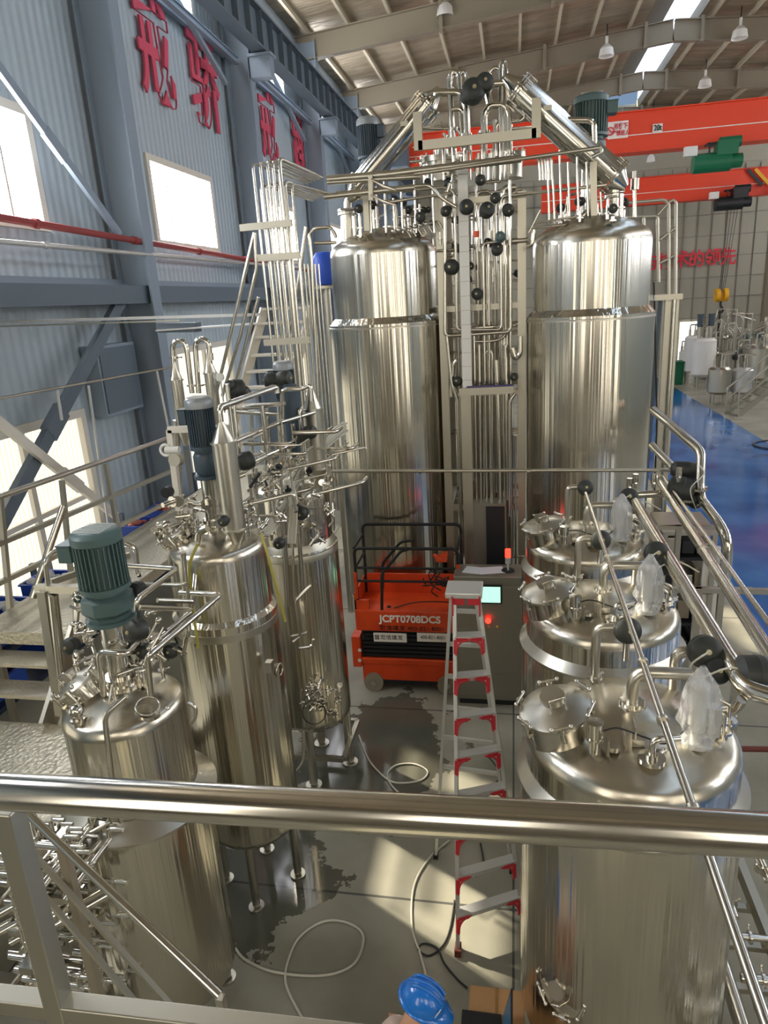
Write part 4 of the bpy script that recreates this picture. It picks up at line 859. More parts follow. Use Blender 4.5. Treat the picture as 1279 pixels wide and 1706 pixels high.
# ---------------------------------------------------------------- fermenter pipework
# nearest fermenter
def runs(root, Y, lst, name='pipe', m='steel'):
    for pts, r in lst: run(root, Y, pts, r, name, m)
fp = thing('fermenter_piping', 'bent steel pipes and valve cluster around the nearest left fermenter', 'pipework', L1+V((0, 0, 2.6)))
runs(fp, 3.4, [([(173, 1158), (165, 1090), (172, 1086), (212, 1090, 3.4), (250, 1050, 3.9)], .02), ([(251, 1156), (245, 1098), (250, 1090, 3.4), (365, 993, 4.1), (362, 990, 4.15), (300, 987, 4.2)], .02),
    ([(228, 1016), (228, 998), (295, 948, 4.0), (205, 942, 4.2)], .018), ([(211, 1160, 3.2), (174, 1192, 3.15), (186, 1290, 3.15), (206, 1392, 3.15)], .017), ([(232, 1012), (322, 1016, 3.9), (252, 1075, 3.5)], .016),
    ([(228, 972, 3.8), (300, 975, 4.0), (312, 970, 4.1), (316, 1050, 4.1)], .014), ([(210, 905, 4.4), (226, 912, 4.4), (230, 955, 4.2)], .018), ([(200, 915, 4.6), (222, 908, 4.6), (232, 960, 4.4)], .016),
    ([(130, 1012, 4.2), (123, 1095, 4.1), (140, 1150, 4.0)], .016), ([(150, 990, 4.2), (148, 1060, 4.1), (165, 1110, 3.9)], .014), ([(125, 975, 4.4), (128, 1100, 4.2)], .022), ([(140, 1020, 4.0), (118, 1010, 4.1)], .012),
    ([(305, 920, 4.2), (312, 1060, 4.2)], .022), ([(262, 1000, 3.8), (320, 1002, 4.0)], .016), ([(313, 1170, 3.4), (326, 1178, 3.4), (326, 1195, 3.4), (318, 1205, 3.4)], .012)])
for px, py, Y, r in ((118, 1076, 3.9, .06), (227, 1050, 3.3, .065), (228, 983, 3.7, .055), (240, 1085, 3.6, .05), (285, 1084, 3.7, .05), (225, 1078, 3.6, .045)): actuator(fp, atY(px, py, Y), (rnd.uniform(-.5, .5), -1, .2), r, r*1.7)
rr = random.Random(21)
for i in range(46):
    px, py = rr.choice(((rr.gauss(262, 20), rr.gauss(1075, 22)), (rr.gauss(142, 12), rr.gauss(1045, 35)), (rr.gauss(220, 8), rr.gauss(1130, 20))))
    p = atY(px, py, rr.uniform(3.5, 4.0)); g = G(); d = V((rr.uniform(-1, 1), rr.uniform(-1, 1), rr.choice((0, 0, 1)))).normalized(); s = rr.uniform(.03, .09)
    g.cyl(p-d*s, p+d*s, rr.uniform(.008, .016), n=8); clamp(g, p, d, .018); 
    if rr.random() < .4: g.sph(p+d*s, .024, n=8)
    g.build('fitting', 'steel', fp)
G().spline([atY(280, 1100, 3.7), atY(262, 1088, 3.6), atY(268, 1050, 3.6), atY(290, 1060, 3.7), atY(300, 1090, 3.8)], .006).build('hose', 'wire', fp)
g = G(); b = L1+V((.26, -.15, 2.66)); clamp(g, b, (.2, 0, 1), .05); g.torus(b+V((0, 0, .05)), (.3, -.3, 1), .07, .006); g.build('sight_port', 'steel', fp)
p = atY(205, 1396, 3.15); g = G(); g.sph(p, .03); g.cyl(p, p+V((-.25, .0, .02)), .014, n=8); g.build('drain_valve', 'steel', fp)
g = G(); q = L1+V((-.12, -.3, 2.66)); g.cyl(q-V((0, 0, .05)), q+V((0, 0, .06)), .03, n=14); g.sph(q+V((0, 0, .09)), .045); clamp(g, q+V((0, 0, .03)), (0, 0, 1), .03); g.build('sampling_valve', 'steel', f1)
def cross_kit(root, c, z, seed, nn=10, rmax=.3):
    r2 = random.Random(seed)
    for k in range(nn):
        a = r2.random()*2*PI; d = r2.uniform(.12, rmax); p = V((c.x+d*math.cos(a), c.y+d*math.sin(a), z-.25*d*d)); h = r2.uniform(.04, .14); g = G()
        g.cyl(p-V((0, 0, .05)), p+V((0, 0, h)), r2.uniform(.01, .022), n=10); clamp(g, p+V((0, 0, h*.6)), (0, 0, 1), .02)
        if r2.random() < .5: g.tube([p+V((0, 0, h*.8)), p+V((0, 0, h+.1)), p+V((r2.uniform(-.2, .2), r2.uniform(-.2, .2), h+.1))], .011, n=8)
        g.build('nozzle', 'steel', root)
cross_kit(f1, L1, 2.70, 1, 5); cross_kit(f2, L2, 3.38, 2, 14); cross_kit(f3, L3, 3.38, 3, 12)
g = G(); g.torus(L2+V((.42, -.05, 2.2)), (1, -.2, 0), .05, .008); g.build('handle', 'steel', f2)
p = atY(449, 1110, 4.5); G().box(p, (.05, .06, .09)).build('junction_box', 'steel2', f2)
# second fermenter: cone pot, columns, riser loops
p = atY(372, 735, 4.62); cp = cone_pot(f2, p.x, p.y, p.z, .085, .66, .16)
G().tube([V((p.x, p.y, p.z+.14)), V((p.x, p.y, atY(372, 678, 4.62).z)), atY(460, 645, 5.3), atY(462, 655, 5.3)], .022, n=12).build('vapour_pipe', 'steel', f2)
fq = thing('condenser_columns', 'pair of slim steel columns with looped pipes in front of the bright far window', 'condenser', atY(300, 860, 5.4))
for i, (px, pt, pb) in enumerate(((298, 632, 720), (352, 620, 700))):
    a, b = atY(px, pt, 5.6), atY(px+8, pb, 5.6); g = G(); g.lathe([(.02, a.z-b.z+.16), (.022, a.z-b.z+.1), (.055, a.z-b.z), (.062, a.z-b.z), (.062, a.z-b.z-.012), (.052, a.z-b.z-.012), (.052, 0), (.02, -.12)], b, n=24); g.build('column', 'steel2', fq)
run(fq, 5.6, [(290, 620), (287, 578), (292, 568), (306, 568), (311, 580), (318, 640), (320, 655)], .022); run(fq, 5.6, [(350, 612), (348, 572), (340, 565), (328, 566), (325, 578), (330, 640), (331, 655)], .022)
run(fq, 5.6, [(293, 700), (301, 870)], .03); run(fq, 5.6, [(352, 600), (351, 588)], .02)
for px, py in ((319, 642), (331, 642), (290, 596)): g = G(); clamp(g, atY(px, py, 5.6), (0, 0, 1), .028); g.build('clamp', 'steel', fq)
g = G(); p = atY(367, 628, 5.5); g.cyl(p, p+V((0, -.02, 0)), .035, n=20); g.cyl(p, p-V((0, 0, .3)), .008, n=6); g.build('pressure_gauge', 'alu', fq)
G().beam(atY(281, 716, 5.2), atY(395, 712, 5.2), .05, .05).build('beam', 'wframe', fq); G().beam(atY(283, 716, 5.2), atY(299, 850, 5.2), .05, .05, up=V((0, 1, 0))).build('post', 'wframe', fq); G().beam(atY(393, 714, 5.2), atY(402, 790, 5.2), .05, .05, up=V((0, 1, 0))).build('post', 'wframe', fq)
p = atY(276, 750, 5.1); g = G(); g.torus(p, (0, 1, 0), .045, .012); g.cyl(p, p+V((.12, 0, 0)), .03, n=12); g.build('pressure_gauge', 'white', fq)
p = atY(298, 765, 5.0); g = G(); g.cyl(p, p+V((0, -.08, .01)), .05, n=20); g.build('transmitter', 'frame', fq); p = atY(282, 818, 5.0); g = G(); g.cyl(p, p+V((0, -.06, .0)), .045, n=20); g.build('pressure_gauge', 'dark', fq)
for (px, py, Y, r, ax) in ((392, 650, 5.3, .085, (-1, -.5, 0)), (405, 655, 5.5, .06, (1, -.3, 0)), (382, 642, 5.2, .04, (0, -1, .2)), (452, 634, 5.9, .07, (-1, -.4, .1)), (474, 631, 5.9, .07, (1, -.4, .1)), (409, 768, 4.9, .07, (-.8, -.6, -.2)), (516, 720, 5.6, .06, (1, -.3, .2)), (500, 727, 5.6, .05, (-.4, -1, .1)), (372, 868, 4.4, .04, (0, -1, 0)), (502, 855, 5.6, .06, (0, -1, 0)), (465, 905, 5.4, .05, (0, -1, 0))):
    actuator(fq, atY(px, py, Y), ax, r, r*1.9)
# third fermenter's pot and dark filter housing
p = atY(520, 680, 6.0); cp = cone_pot(f3, p.x, p.y, p.z, .085, .55, .2)
g = G(); a, b = atY(484, 650, 5.8), atY(492, 735, 5.8); g.cyl(b, a, .085, n=22); g.cyl(a, a+V((0, 0, .05)), .06, n=22); g.cyl(b-V((0, 0, .14)), b, .045, n=16); tag(g.build('filter_housing', 'motor'), 'dark cylindrical filter housing between the second and third fermenters', 'filter')
# dense manifold between the second and third fermenters
mf = thing('pipe_manifold', 'dense tangle of small pipes and valves between the second and third left fermenters', 'pipework', atY(470, 800, 5.4))
runs(mf, 5.5, [([(372, 680, 4.7), (385, 672, 4.9), (455, 645, 5.5)], .022), ([(470, 700), (470, 652), (478, 648), (505, 648), (517, 640), (519, 668)], .018), ([(392, 735, 4.8), (460, 706, 5.4), (530, 685, 6.0)], .02), ([(380, 790, 4.9), (440, 760, 5.3), (490, 738, 5.6)], .02),
    ([(445, 680), (445, 730)], .016), ([(452, 900), (447, 715)], .018), ([(470, 900), (466, 705)], .016), ([(418, 690), (422, 800)], .014), ([(405, 680), (475, 672)], .018), ([(385, 685, 5), (460, 690)], .018), ([(545, 790, 6.2), (548, 770, 6.2), (556, 880, 6.2)], .016),
    ([(430, 900), (426, 780)], .016), ([(505, 1000, 5.9), (495, 840, 5.9)], .022), ([(480, 1010, 5.8), (470, 830, 5.8)], .026), ([(490, 1000, 5.6), (486, 850, 5.6)], .012), ([(500, 1060, 5.6), (492, 1000, 5.6), (518, 975, 5.7)], .014), ([(497, 1080, 5.6), (520, 1077, 5.7), (522, 1065, 5.7)], .014),
    ([(484, 1060, 5.6), (510, 1055, 5.7)], .012), ([(487, 1070, 5.6), (510, 1053, 5.8)], .012)])
# braided cable bundle sweeping up to the right
g = G()
for i in range(12): o = V((rnd.uniform(-.02, .02), rnd.uniform(-.05, .05), i*.011)); g.spline([atY(430, 905, 5.2)+o, atY(455, 885, 5.3)+o, atY(478, 840, 5.6)+o, atY(520, 770, 6.4)+o, atY(575, 722, 7.4)+o], .012, n=6)
g.build('cable_bundle', 'hose', mf)
g = G()
for i in range(5): o = V((.015*i, 0, 0)); g.spline([atY(480, 905, 5.5)+o, atY(483, 840, 5.5)+o, atY(475, 800, 5.6)+o], .012, n=6)
g.build('cable_bundle', 'hose', mf)
rr = random.Random(5)
for i in range(60):
    px, py = rr.uniform(395, 550), rr.uniform(715, 880); Y = 4.9+(px-395)/155*1.3+rr.uniform(-.3, .3); p = atY(px, py, Y); r = rr.choice((.008, .01, .013, .018)); L = rr.uniform(.12, .5)
    ax = rr.choice((V((1, 0, 0)), V((0, 1, 0)), V((0, 0, 1)), V((1, .6, .1)))).normalized(); ay = rr.choice((V((0, 0, 1)), V((0, 0, -1)), V((0, 1, 0))))
    G().tube([p, p+ax*L, p+ax*L+ay*rr.uniform(.05, .3)], r, n=8).build('pipe', 'steel', mf)
for i in range(70):
    px, py = rr.uniform(390, 555), rr.uniform(760, 900); Y = 4.9+(px-390)/165*1.2+rr.uniform(-.3, .2); p = atY(px, py, Y); g = G(); d = V((rr.uniform(-1, 1), rr.uniform(-1, 1), rr.uniform(-1, 1))).normalized(); s = rr.uniform(.03, .07)
    g.cyl(p-d*s, p+d*s, rr.uniform(.01, .02), n=8); clamp(g, p, d, .02); g.build('fitting', 'steel' if rr.random() < .85 else 'dark', mf)
for i in range(18):
    px, py = rr.uniform(255, 345), rr.uniform(830, 905); p = atY(px, py, 4.7); g = G(); d = V((rr.uniform(-1, 1), rr.uniform(-1, 1), 0)).normalized(); clamp(g, p, d, .03); g.cyl(p, p+d*.1, .02, n=8); g.build('fitting', 'steel', mf)
run(f2, 4.55, [(330, 905), (322, 990, 4.3), (305, 1090, 4.3)], .018, 'drop_pipe'); run(f2, 4.4, [(345, 880), (332, 885), (330, 900)], .03, 'drop_pipe')
g = G(); g.spline([atY(435, 890, 4.45), atY(446, 925, 4.35), atY(462, 985, 4.4), atY(475, 1035, 4.5)], .01); tag(g.build('yellow_hose', 'yel_hose'), 'yellow-green hose hanging down the side of the second fermenter', 'hose')
g = G(); g.spline([atY(330, 905, 4.3), atY(316, 940, 4.25), atY(318, 985, 4.3), atY(325, 1040, 4.3), atY(330, 1080, 4.3)], .012); tag(g.build('yellow_hose', 'yel_hose'), 'crumpled yellow strap tied to the drop pipe of the second fermenter', 'strap')
# bottom fittings of the third fermenter
for i in range(30):
    px, py = rr.uniform(490, 570), rr.uniform(1140, 1190); p = atY(px, py, 5.95+abs(px-530)*.002); g = G(); d = V((rr.uniform(-1, 1), rr.uniform(-1, -.2), rr.uniform(-1, 1))).normalized(); s = .05; g.cyl(p-d*s, p+d*s, .012, n=8); clamp(g, p, d, .02); g.build('fitting', 'steel', f3)
g = G(); g.torus(atY(523, 1187, 5.9), (0.2, -1, .3), .12, .006); g.build('cable_loop', 'wire', f3)
g = G(); y0 = 6.0
g.beam((-2.7, 6.05, .35), (-1.8, 6.05, .35), .05, .05); g.beam((-2.7, 6.75, .35), (-1.8, 6.75, .35), .05, .05); g.beam((-1.8, 6.05, .35), (-1.8, 6.75, .35), .05, .05); g.beam((-2.7, 6.05, .35), (-2.7, 6.75, .35), .05, .05); g.build('base_frame', 'frame', f3)
for i in range(4): G().tube([V((-2.2-.15*i, 6.0, .7)), V((-2.2-.15*i, 5.9, .4)), V((-2.4-.1*i, 5.8, .15))], .018, n=8).build('drain_pipe', 'steel', f3)
# low clutter of pipework under the near platform
uc = thing('valve_skid', 'jumbled steel valves and pipes under the near platform at lower left', 'pipework', (-3.6, 3.0, .4)); rr = random.Random(9)
G().bb((-4.6, 2.2, .2), (-2.95, 3.4, .26)).build('skid_base', 'frame', uc)
for i in range(95):
    p = atY(rr.uniform(35, 150), rr.uniform(1405, 1650), rr.uniform(2.75, 3.3)); d = rr.choice((V((1, 0, 0)), V((0, 1, 0)), V((0, 0, 1)), V((1, .5, .4)).normalized())); s = rr.uniform(.08, .3); g = G(); g.cyl(p-d*s, p+d*s, rr.uniform(.012, .03), n=10); clamp(g, p, d, .03); g.tube([p+d*s, p+d*s+V((0, 0, .08)), p+d*s+V((.1, 0, .08))], .014, n=8)
    if rr.random() < .4: g.box(p+V((0, 0, .06)), (.12, .1, .05))
    g.build('fitting', 'steel', uc)
for x, y in ((-4.5, 2.3), (-3.05, 2.3), (-4.5, 3.3), (-3.05, 3.3)): G().beam((x, y, 0), (x, y, 1.3), .06, .06, up=V((0, 1, 0))).build('post', 'frame', uc)
# ---------------------------------------------------------------- right-hand header pipes above the domed vessels
rp = thing('supply_piping', 'parallel polished pipes running along above the right-hand domed vessels', 'pipework', (1.3, 6, 3))
a, b = atZ(1058, 838, 3.0), atZ(1222, 1112, 3.0)
G().tube([a, b, atZ(1240, 1146, 2.95)+V((0, 0, 0)), atZ(1300, 1165, 2.95)], .052, n=20, bend=.12).build('header_pipe', 'steel', rp)
a, b = atZ(1094, 795, 2.9), atZ(1330, 1165, 2.9); G().cyl(a, b, .043, n=18).build('header_pipe', 'steel', rp)
p = a.lerp(b, .52); d = (b-a).normalized(); G().cyl(p-d*.02, p+d*.02, .047, n=18).build('pipe_joint', 'steel2', rp)
a, b = atZ(1103, 792, 2.95), atZ(1300, 1065, 2.95); G().cyl(a, b, .018, n=12).build('thin_pipe', 'steel', rp)
run(rp, 8.3, [(1088, 683, 8.4), (1160, 745, 7.6), (1168, 756, 7.5), (1165, 828, 7.3), (1198, 872, 6.6), (1212, 900, 6.4), (1207, 980, 6.4)], .048, 'bypass_pipe', n=16, bend=.14)
run(rp, 8.2, [(1086, 742, 8.3), (1135, 795, 7.6)], .045, 'bypass_pipe', n=14)
run(rp, 7.6, [(1045, 825), (1110, 822)], .04, 'bypass_pipe', n=14)
run(rp, 6.6, [(1140, 865), (1170, 905, 6.3), (1170, 925, 6.2)], .018, 'thin_pipe', m='rust')
for (px, py, Y, r, ax, h) in ((1144, 784, 7.6, .095, (1, -.1, -.1), .32), (1135, 818, 7.4, .15, (1, -.3, -.1), .28), (1156, 835, 7.3, .07, (.3, -1, -.3), .15), (1262, 1122, 3.55, .095, (1, .1, -.1), .24)): actuator(rp, atY(px, py, Y), ax, r, h)
G().spline([atY(1165, 775, 7.4), atY(1172, 790, 7.3), atY(1150, 815, 7.2), atY(1160, 850, 7.2)], .006).build('air_hose', 'hose', rp)
for (px, py, Y) in ((1048, 812, 7.4), (1058, 805, 7.4), (1088, 805, 7.4), (1130, 795, 7.2)): g = G(); p = atY(px, py, Y); clamp(g, p, (1, 0, 0), .04); g.cyl(p, p+V((0, 0, .1)), .03, n=10); g.build('fitting', 'steel', rp)
run(rp, 3.4, [(1195, 1215, 3.5), (1188, 1195, 3.5), (1200, 1185, 3.5), (1228, 1180, 3.45), (1236, 1165, 3.4)], .026, 'elbow_pipe', n=14, bend=.05)
for (px, py, Y) in ((1165, 815, 7.3), (1148, 833, 7.3)): g = G(); clamp(g, atY(px, py, Y), (0, 0, 1), .05); g.build('clamp', 'steel', rp)
# thin tube sections crossing over the domes
t = thing('spray_tube', 'thin polished tube running over all three domed vessels to the bottom right corner', 'tube', atZ(975, 822, 3.2))
a, b = atZ(975, 822, 3.2), atZ(1295, 1760, 3.2); n = 5
G().cyl(a, b, .0165, n=14).build('tube', 'steel', t)
for k in (.33, .62, .72, .83): p = a.lerp(b, k); d = (b-a).normalized(); g = G(); g.cyl(p-d*.012, p+d*.012, .026, n=12); g.build('tube_clamp', 'steel2', t)
# thin straight pipe crossing in front of both tall tanks
t = thing('cross_pipe', 'long thin horizontal pipe crossing in front of both tall tanks', 'pipe', atY(545, 785, 8.0)); G().cyl(atY(545, 785, 8.0), atY(1128, 783, 8.0), .021, n=12).build('pipe', 'steel2', t)
for px in (700, 880): p = atY(px, 785, 8.0); G().cyl(p-V((.015, 0, 0)), p+V((.015, 0, 0)), .028, n=12).build('pipe_joint', 'steel2', t)
# frame with platform to the right of the right tall tank
t = thing('tank_platform', 'stainless post frame and guard rail at the right of the right tall tank', 'platform', atY(1118, 800, 10))
p = atY(1118, 495, 10); G().beam(V((p.x, 10, 0)), V((p.x, 10, p.z)), .17, .17, up=V((0, 1, 0))).build('post', 'frame', t); G().cyl(V((p.x+.02, 9.9, .1)), V((p.x+.02, 9.9, p.z)), .03, n=10).build('pipe', 'steel', t)
G().beam(V((p.x-.14, 10, p.z)), V((p.x-.22, 10, 1.0)), .05, .05, up=V((0, 1, 0))).build('brace', 'girder', t)
q = atY(1100, 492, 10); G().bb((q.x-.1, 9.8, p.z-.03), (p.x+.1, 10.3, p.z+.04)).build('deck', 'frame', t)
for pts in (((1045, 338), (1107, 333), (1114, 340), (1114, 490)), ((1125, 490), (1126, 336), (1118, 333), (1095, 358)), ((1040, 362), (1095, 360), (1095, 372), (1097, 470)), ((1098, 400), (1124, 380)), ((1096, 440), (1124, 425)), ((1072, 362), (1073, 395))):
    run(t, 9.9, pts, .02, 'guard_rail', 'frame', bend=.06)
run(t, 9.9, [(1089, 470), (1094, 700), (1090, 820)], .012, 'cable', 'wire'); 
# equipment rack beyond the right vessels
a = atZ(1085, 1010, 1.0)
t = thing('equipment_rack', 'dark shelving rack of equipment between the right vessels and the blue aisle', 'rack', (2.1, 9, 0)); zt = 2.03
for x in (1.84, 2.42):
    for y in (8.6, 9.4): G().beam((x, y, 0), (x, y, zt), .06, .06, up=V((0, 1, 0))).build('post', 'frame', t)
for z in (.35, .8, 1.25, 1.7, zt): G().bb((1.81, 8.57, z-.02), (2.45, 9.43, z+.02)).build('shelf_board', 'frame' if z == zt else 'dark', t)
rr = random.Random(4)
for z in (.37, .82, 1.27, 1.72):
    for k in range(3): x = 1.88+k*.18; y = 8.62+rr.uniform(0, .05); o = G().bb((x, y, z+.022), (x+.15, y+.6, z+rr.uniform(.15, .3))).build('equipment', rr.choice(('dark', 'rafter', 'frame')), t, bevel=.01)
p = atY(1187, 910, 8.6); tag(G().bb((p.x-.1, 8.6, 0), (p.x+.1, 8.66, 1.85)).build('white_panel', 'white', bevel=.01), 'tall white panel standing at the right end of the dark rack', 'panel')
t = thing('pipe_support', 'steel support posts and beams behind the middle domed vessel', 'steel frame', (1.6, 5.6, 0))
for x, y in ((1.42, 5.35), (1.75, 5.9), (1.42, 4.3), (1.6, 6.9)): G().beam((x, y, 0), (x, y, 2.7), .05, .05, up=V((0, 1, 0))).build('post', 'frame', t)
for y, z in ((5.35, 2.68), (5.9, 2.45), (6.9, 2.68)): G().beam((1.1, y, z), (2.0, y, z), .04, .04).build('beam', 'frame', t)
# low channel frames at the lower right
t = thing('steel_channel_frame', 'long ladder-like steel frames on the floor right of the nearest domed vessel', 'steel frame', (1.75, 3.4, 0))
for x in (1.38, 1.75): G().beam((x, 1.6, .55), (x, 6.2, .55), .06, .12).build('channel', 'frame', t)
for k in range(14): G().beam((1.38, 1.8+k*.33, .5), (1.75, 1.8+k*.33, .5), .05, .04).build('cross_bar', 'frame', t)
for x in (1.38, 1.75):
    for y in (1.8, 3.9, 6.0): G().beam((x, y, 0), (x, y, .5), .06, .06, up=V((0, 1, 0))).build('leg', 'frame', t)
for i in range(26):
    p = V((rr.uniform(1.25, 1.75), rr.uniform(2.0, 4.4), rr.uniform(.65, 1.15))); d = rr.choice((V((1, 0, 0)), V((0, 1, 0)), V((0, 0, 1)))); g = G(); g.cyl(p-d*.12, p+d*.12, rr.uniform(.015, .03), n=10); clamp(g, p, d, .03); g.build('fitting', 'steel', t)
G().cyl((1.3, 1.7, .85), (1.3, 5.2, .85), .035, n=14).build('pipe', 'steel', t)
p = atZ(1240, 1247, .05); tag(G().cyl(atZ(1190, 1247, .3), atZ(1330, 1249, .3), .03, n=12).build('rusty_pipe', 'rust'), 'reddish brown pipe lying across behind the nearest vessel at right', 'pipe')
# ---------------------------------------------------------------- scissor lift
y0 = 8.0; xl, xr = atZ(603, 1150, 0).x, atZ(772, 1150, 0).x; yb = 8.62
sl_ = thing('scissor_lift', 'orange scissor lift with black guard rails parked in front of the left tall tank', 'scissor lift', ((xl+xr)/2, 8.3, 0))
z1 = atY(680, 1100, y0).z
def zz(py): return atY(690, py, y0).z
g = G(); g.bb((xl+.02, y0, .1), (xr, yb, zz(1098))); g.bb((xl, y0-.02, zz(1108)), (xr+.02, yb, zz(1098))); g.build('chassis', 'orange', sl_, bevel=.015)
G().bb((xl+.05, y0-.005, .1), (xr-.3, y0+.2, .16)).build('skirt', 'dark', sl_)
for x in (xl+.17, xr-.2):
    for y in (y0-.02, yb-.06):
        g = G(); g.cyl((x, y-.03, .13), (x, y+.05, .13), .13, n=28); w_ = g.build('wheel', 'rafter', sl_); G().cyl((x, y-.035, .13), (x, y-.03, .13), .04, n=14).build('hub', 'frame', w_)
g = G(); za, zb_ = zz(1098), zz(1050)
for k in range(7): z = za+(zb_-za)*(k+.5)/7; g.bb((xl+.04, y0+.02, z-.022), (xr-.04, yb-.04, z+.018))
g.bb((xl+.07, y0+.06, za), (xr-.07, yb-.08, zb_)); g.build('scissor_stack', 'dark', sl_)
g = G(); g.bb((xl-.02, y0-.02, zz(1052)), (xr+.02, yb, zz(1018))); g.build('platform', 'orange', sl_, bevel=.01)
g = G(); g.bb((xl+.02, yb-.05, zz(1018)), (xr, yb-.02, zz(985))); g.bb((xl-.02, y0, zz(1018)), (xl+.17, y0+.05, zz(1002))); g.bb((xl-.02, y0, zz(1018)), (xl+.0, yb, zz(990))); g.build('toe_board', 'orange', sl_)
g = G(); g.bb((xl-.09, y0-.04, zz(1112)), (xl+.02, y0+.2, zz(1062))); g.build('side_step', 'orange', sl_)
for py in (1083, 1100): p = atY(599, py, y0-.05); G().cyl(p, p-V((0, .004, 0)), .025, n=12).build('step_hole', 'white', sl_)
# guard rails
zr = [zz(q) for q in (898, 915, 948, 970)]; g = G()
for (y, i0) in ((y0+.02, 1), (yb-.04, 0)):
    g.tube([(xl+.02, y, zz(1018)), (xl+.02, y, zr[i0]), (xr-.02, y, zr[i0]), (xr-.02, y, zz(1018))], .02, n=10, bend=.08)
for z in (zr[2], zr[3]): g.tube([(xl+.02, y0+.02, z), (xr-.02, y0+.02, z)], .017, n=8)
for x in (xl+.02, xr-.02):
    for z in (zr[1], zr[2]): g.tube([(x, y0+.02, z), (x, yb-.04, z)], .017, n=8)
g.build('guard_rail', 'black', sl_)
g = G()
p1 = [atY(636, 1018, y0+.02), atY(636, 955, y0+.02), atY(668, 918, y0+.02), atY(680, 915, y0+.02)]; g.tube(p1, .02, n=10, bend=.06); p1 = [atY(637, 980, y0+.3), atY(637, 938, y0+.3), atY(668, 902, y0+.3), atY(690, 900, y0+.3)]; g.tube(p1, .02, n=10, bend=.06); g.build('entry_rail', 'black', sl_)
g = G()
for z0, z1_ in ((zz(1012), zr[1]-.0),): g.bb((xl-.005, y0+.0, zz(1000)), (xl+.035, y0+.04, zz(955))); g.bb((xr-.04, y0, zz(1010)), (xr, y0+.04, zz(940)))
g.build('rail_bracket', 'orange', sl_)
p = atY(735, 930, y0+.05); g = G(); g.box(p, (.14, .1, .07)); g.box(p+V((.04, 0, .05)), (.08, .1, .05)); g.cyl(p+V((-.05, 0, 0)), p+V((-.1, 0, .05)), .025, n=10); g.cyl(p+V((-.02, -.06, .0)), p+V((-.02, -.05, .0)), .02, n=10); cb_ = g.build('control_handle', 'orange', sl_, bevel=.01)
g = G(); rr = random.Random(2); p = atY(722, 968, y0+.1)
for k in range(16): a = p+V((rr.uniform(-.12, .14), rr.uniform(-.05, .1), rr.uniform(-.12, .1))); g.spline([a, a+V((rr.uniform(-.1, .1), 0, rr.uniform(-.1, .1))), a+V((rr.uniform(-.15, .15), 0, rr.uniform(-.15, .1)))], .009, n=5)
g.build('cable_tangle', 'wire', sl_)
g = G(); g.spline([atY(650, 1015, y0+.1), atY(690, 1004, y0), atY(740, 1003, y0), atY(765, 1008, y0+.1)], .008); g.sph(atY(648, 1012, y0+.1), .03); g.build('hose', 'wire', sl_)
zt_ = zz(1035); text_mesh('JCPT0708DCS', .135, .006, 'model_lettering', 'sign_white', sl_, V((xl+.70, y0-.026, zz(1031))), (1, 0, 0), (0, 0, 1), .98, bold=.004)
text_mesh('宏信建发 400-821-8001', .075, .004, 'side_lettering', 'dark', sl_, V((xl+.72, y0-.026, zz(1046))), (1, 0, 0), (0, 0, 1), 1.15)
g = G(); a, b = atY(623, 1068, y0), atY(677, 1055, y0); g.bb((a.x, y0-.012, a.z), (b.x, y0-.004, b.z)); o = g.build('sticker', 'sign_white', sl_); text_mesh('圀宏信建发圀'[1:5], .075, .003, 'sticker_lettering', 'dark', o, V(((a.x+b.x)/2+.02, y0-.014, (a.z+b.z)/2)), (1, 0, 0), (0, 0, 1), 1.0)
q = V((a.x+.045, y0-.013, (a.z+b.z)/2)); g = G(); g.box(q, (.055, .004, .06)); o2 = g.build('sticker_emblem', 'dark', o); g = G(); g.torus(q-V((0, .003, 0)), (0, 1, 0), .016, .004, 16, 4); g.build('emblem_ring', 'sign_white', sl_)
g = G(); a, b = atY(695, 1068, y0), atY(748, 1055, y0); g.bb((a.x, y0-.012, a.z), (b.x, y0-.004, b.z)); o = g.build('sticker', 'sign_white', sl_); text_mesh('400-821-8001', .068, .003, 'sticker_lettering', 'dark', o, V(((a.x+b.x)/2, y0-.014, (a.z+b.z)/2)), (1, 0, 0), (0, 0, 1), .86)
# ---------------------------------------------------------------- control cabinet
yc = 7.75; a, b = atY(762, 1178, yc), atY(869, 962, yc); xa, xb, zt = a.x, b.x, b.z
t = thing('control_cabinet', 'grey steel control cabinet with green-lit touch screen behind the ladder', 'control cabinet', ((xa+xb)/2, yc+.25, 0))
G().bb((xa, yc, .08), (xb, yc+.42, zt)).build('body', 'cabinet', t, bevel=.01); G().bb((xa+.03, yc+.03, 0), (xb-.03, yc+.4, .08)).build('plinth', 'dark', t)
G().bb((xa+.03, yc-.012, .14), (xb-.03, yc, zt-.12)).build('door', 'cabinet', t, bevel=.004)
a, b = atY(789, 1005, yc-.02), atY(836, 975, yc-.02); g = G(); g.bb((a.x, yc-.03, a.z), (b.x, yc-.012, b.z)); o = g.build('screen_frame', 'dark', t); G().bb((a.x+.02, yc-.034, a.z+.02), (b.x-.02, yc-.03, b.z-.02)).build('screen', 'screen', o)
p = atY(813, 1032, yc-.02); g = G(); g.cyl(p, p-V((0, .03, 0)), .025, n=20); g.cyl(p-V((0, .03, 0)), p-V((0, .045, 0)), .035, n=20); g.build('stop_button', 'beacon', t)
for px in (814, 828): p = atY(px, 1044, yc-.02); G().cyl(p, p-V((0, .012, 0)), .012, n=12).build('push_button', 'yellow', t)
p = atY(832, 1125, yc-.02); G().box(p, (.12, .005, .03)).build('name_plate', 'rafter', t)
p = atY(846, 948, yc+.2); p.z = zt
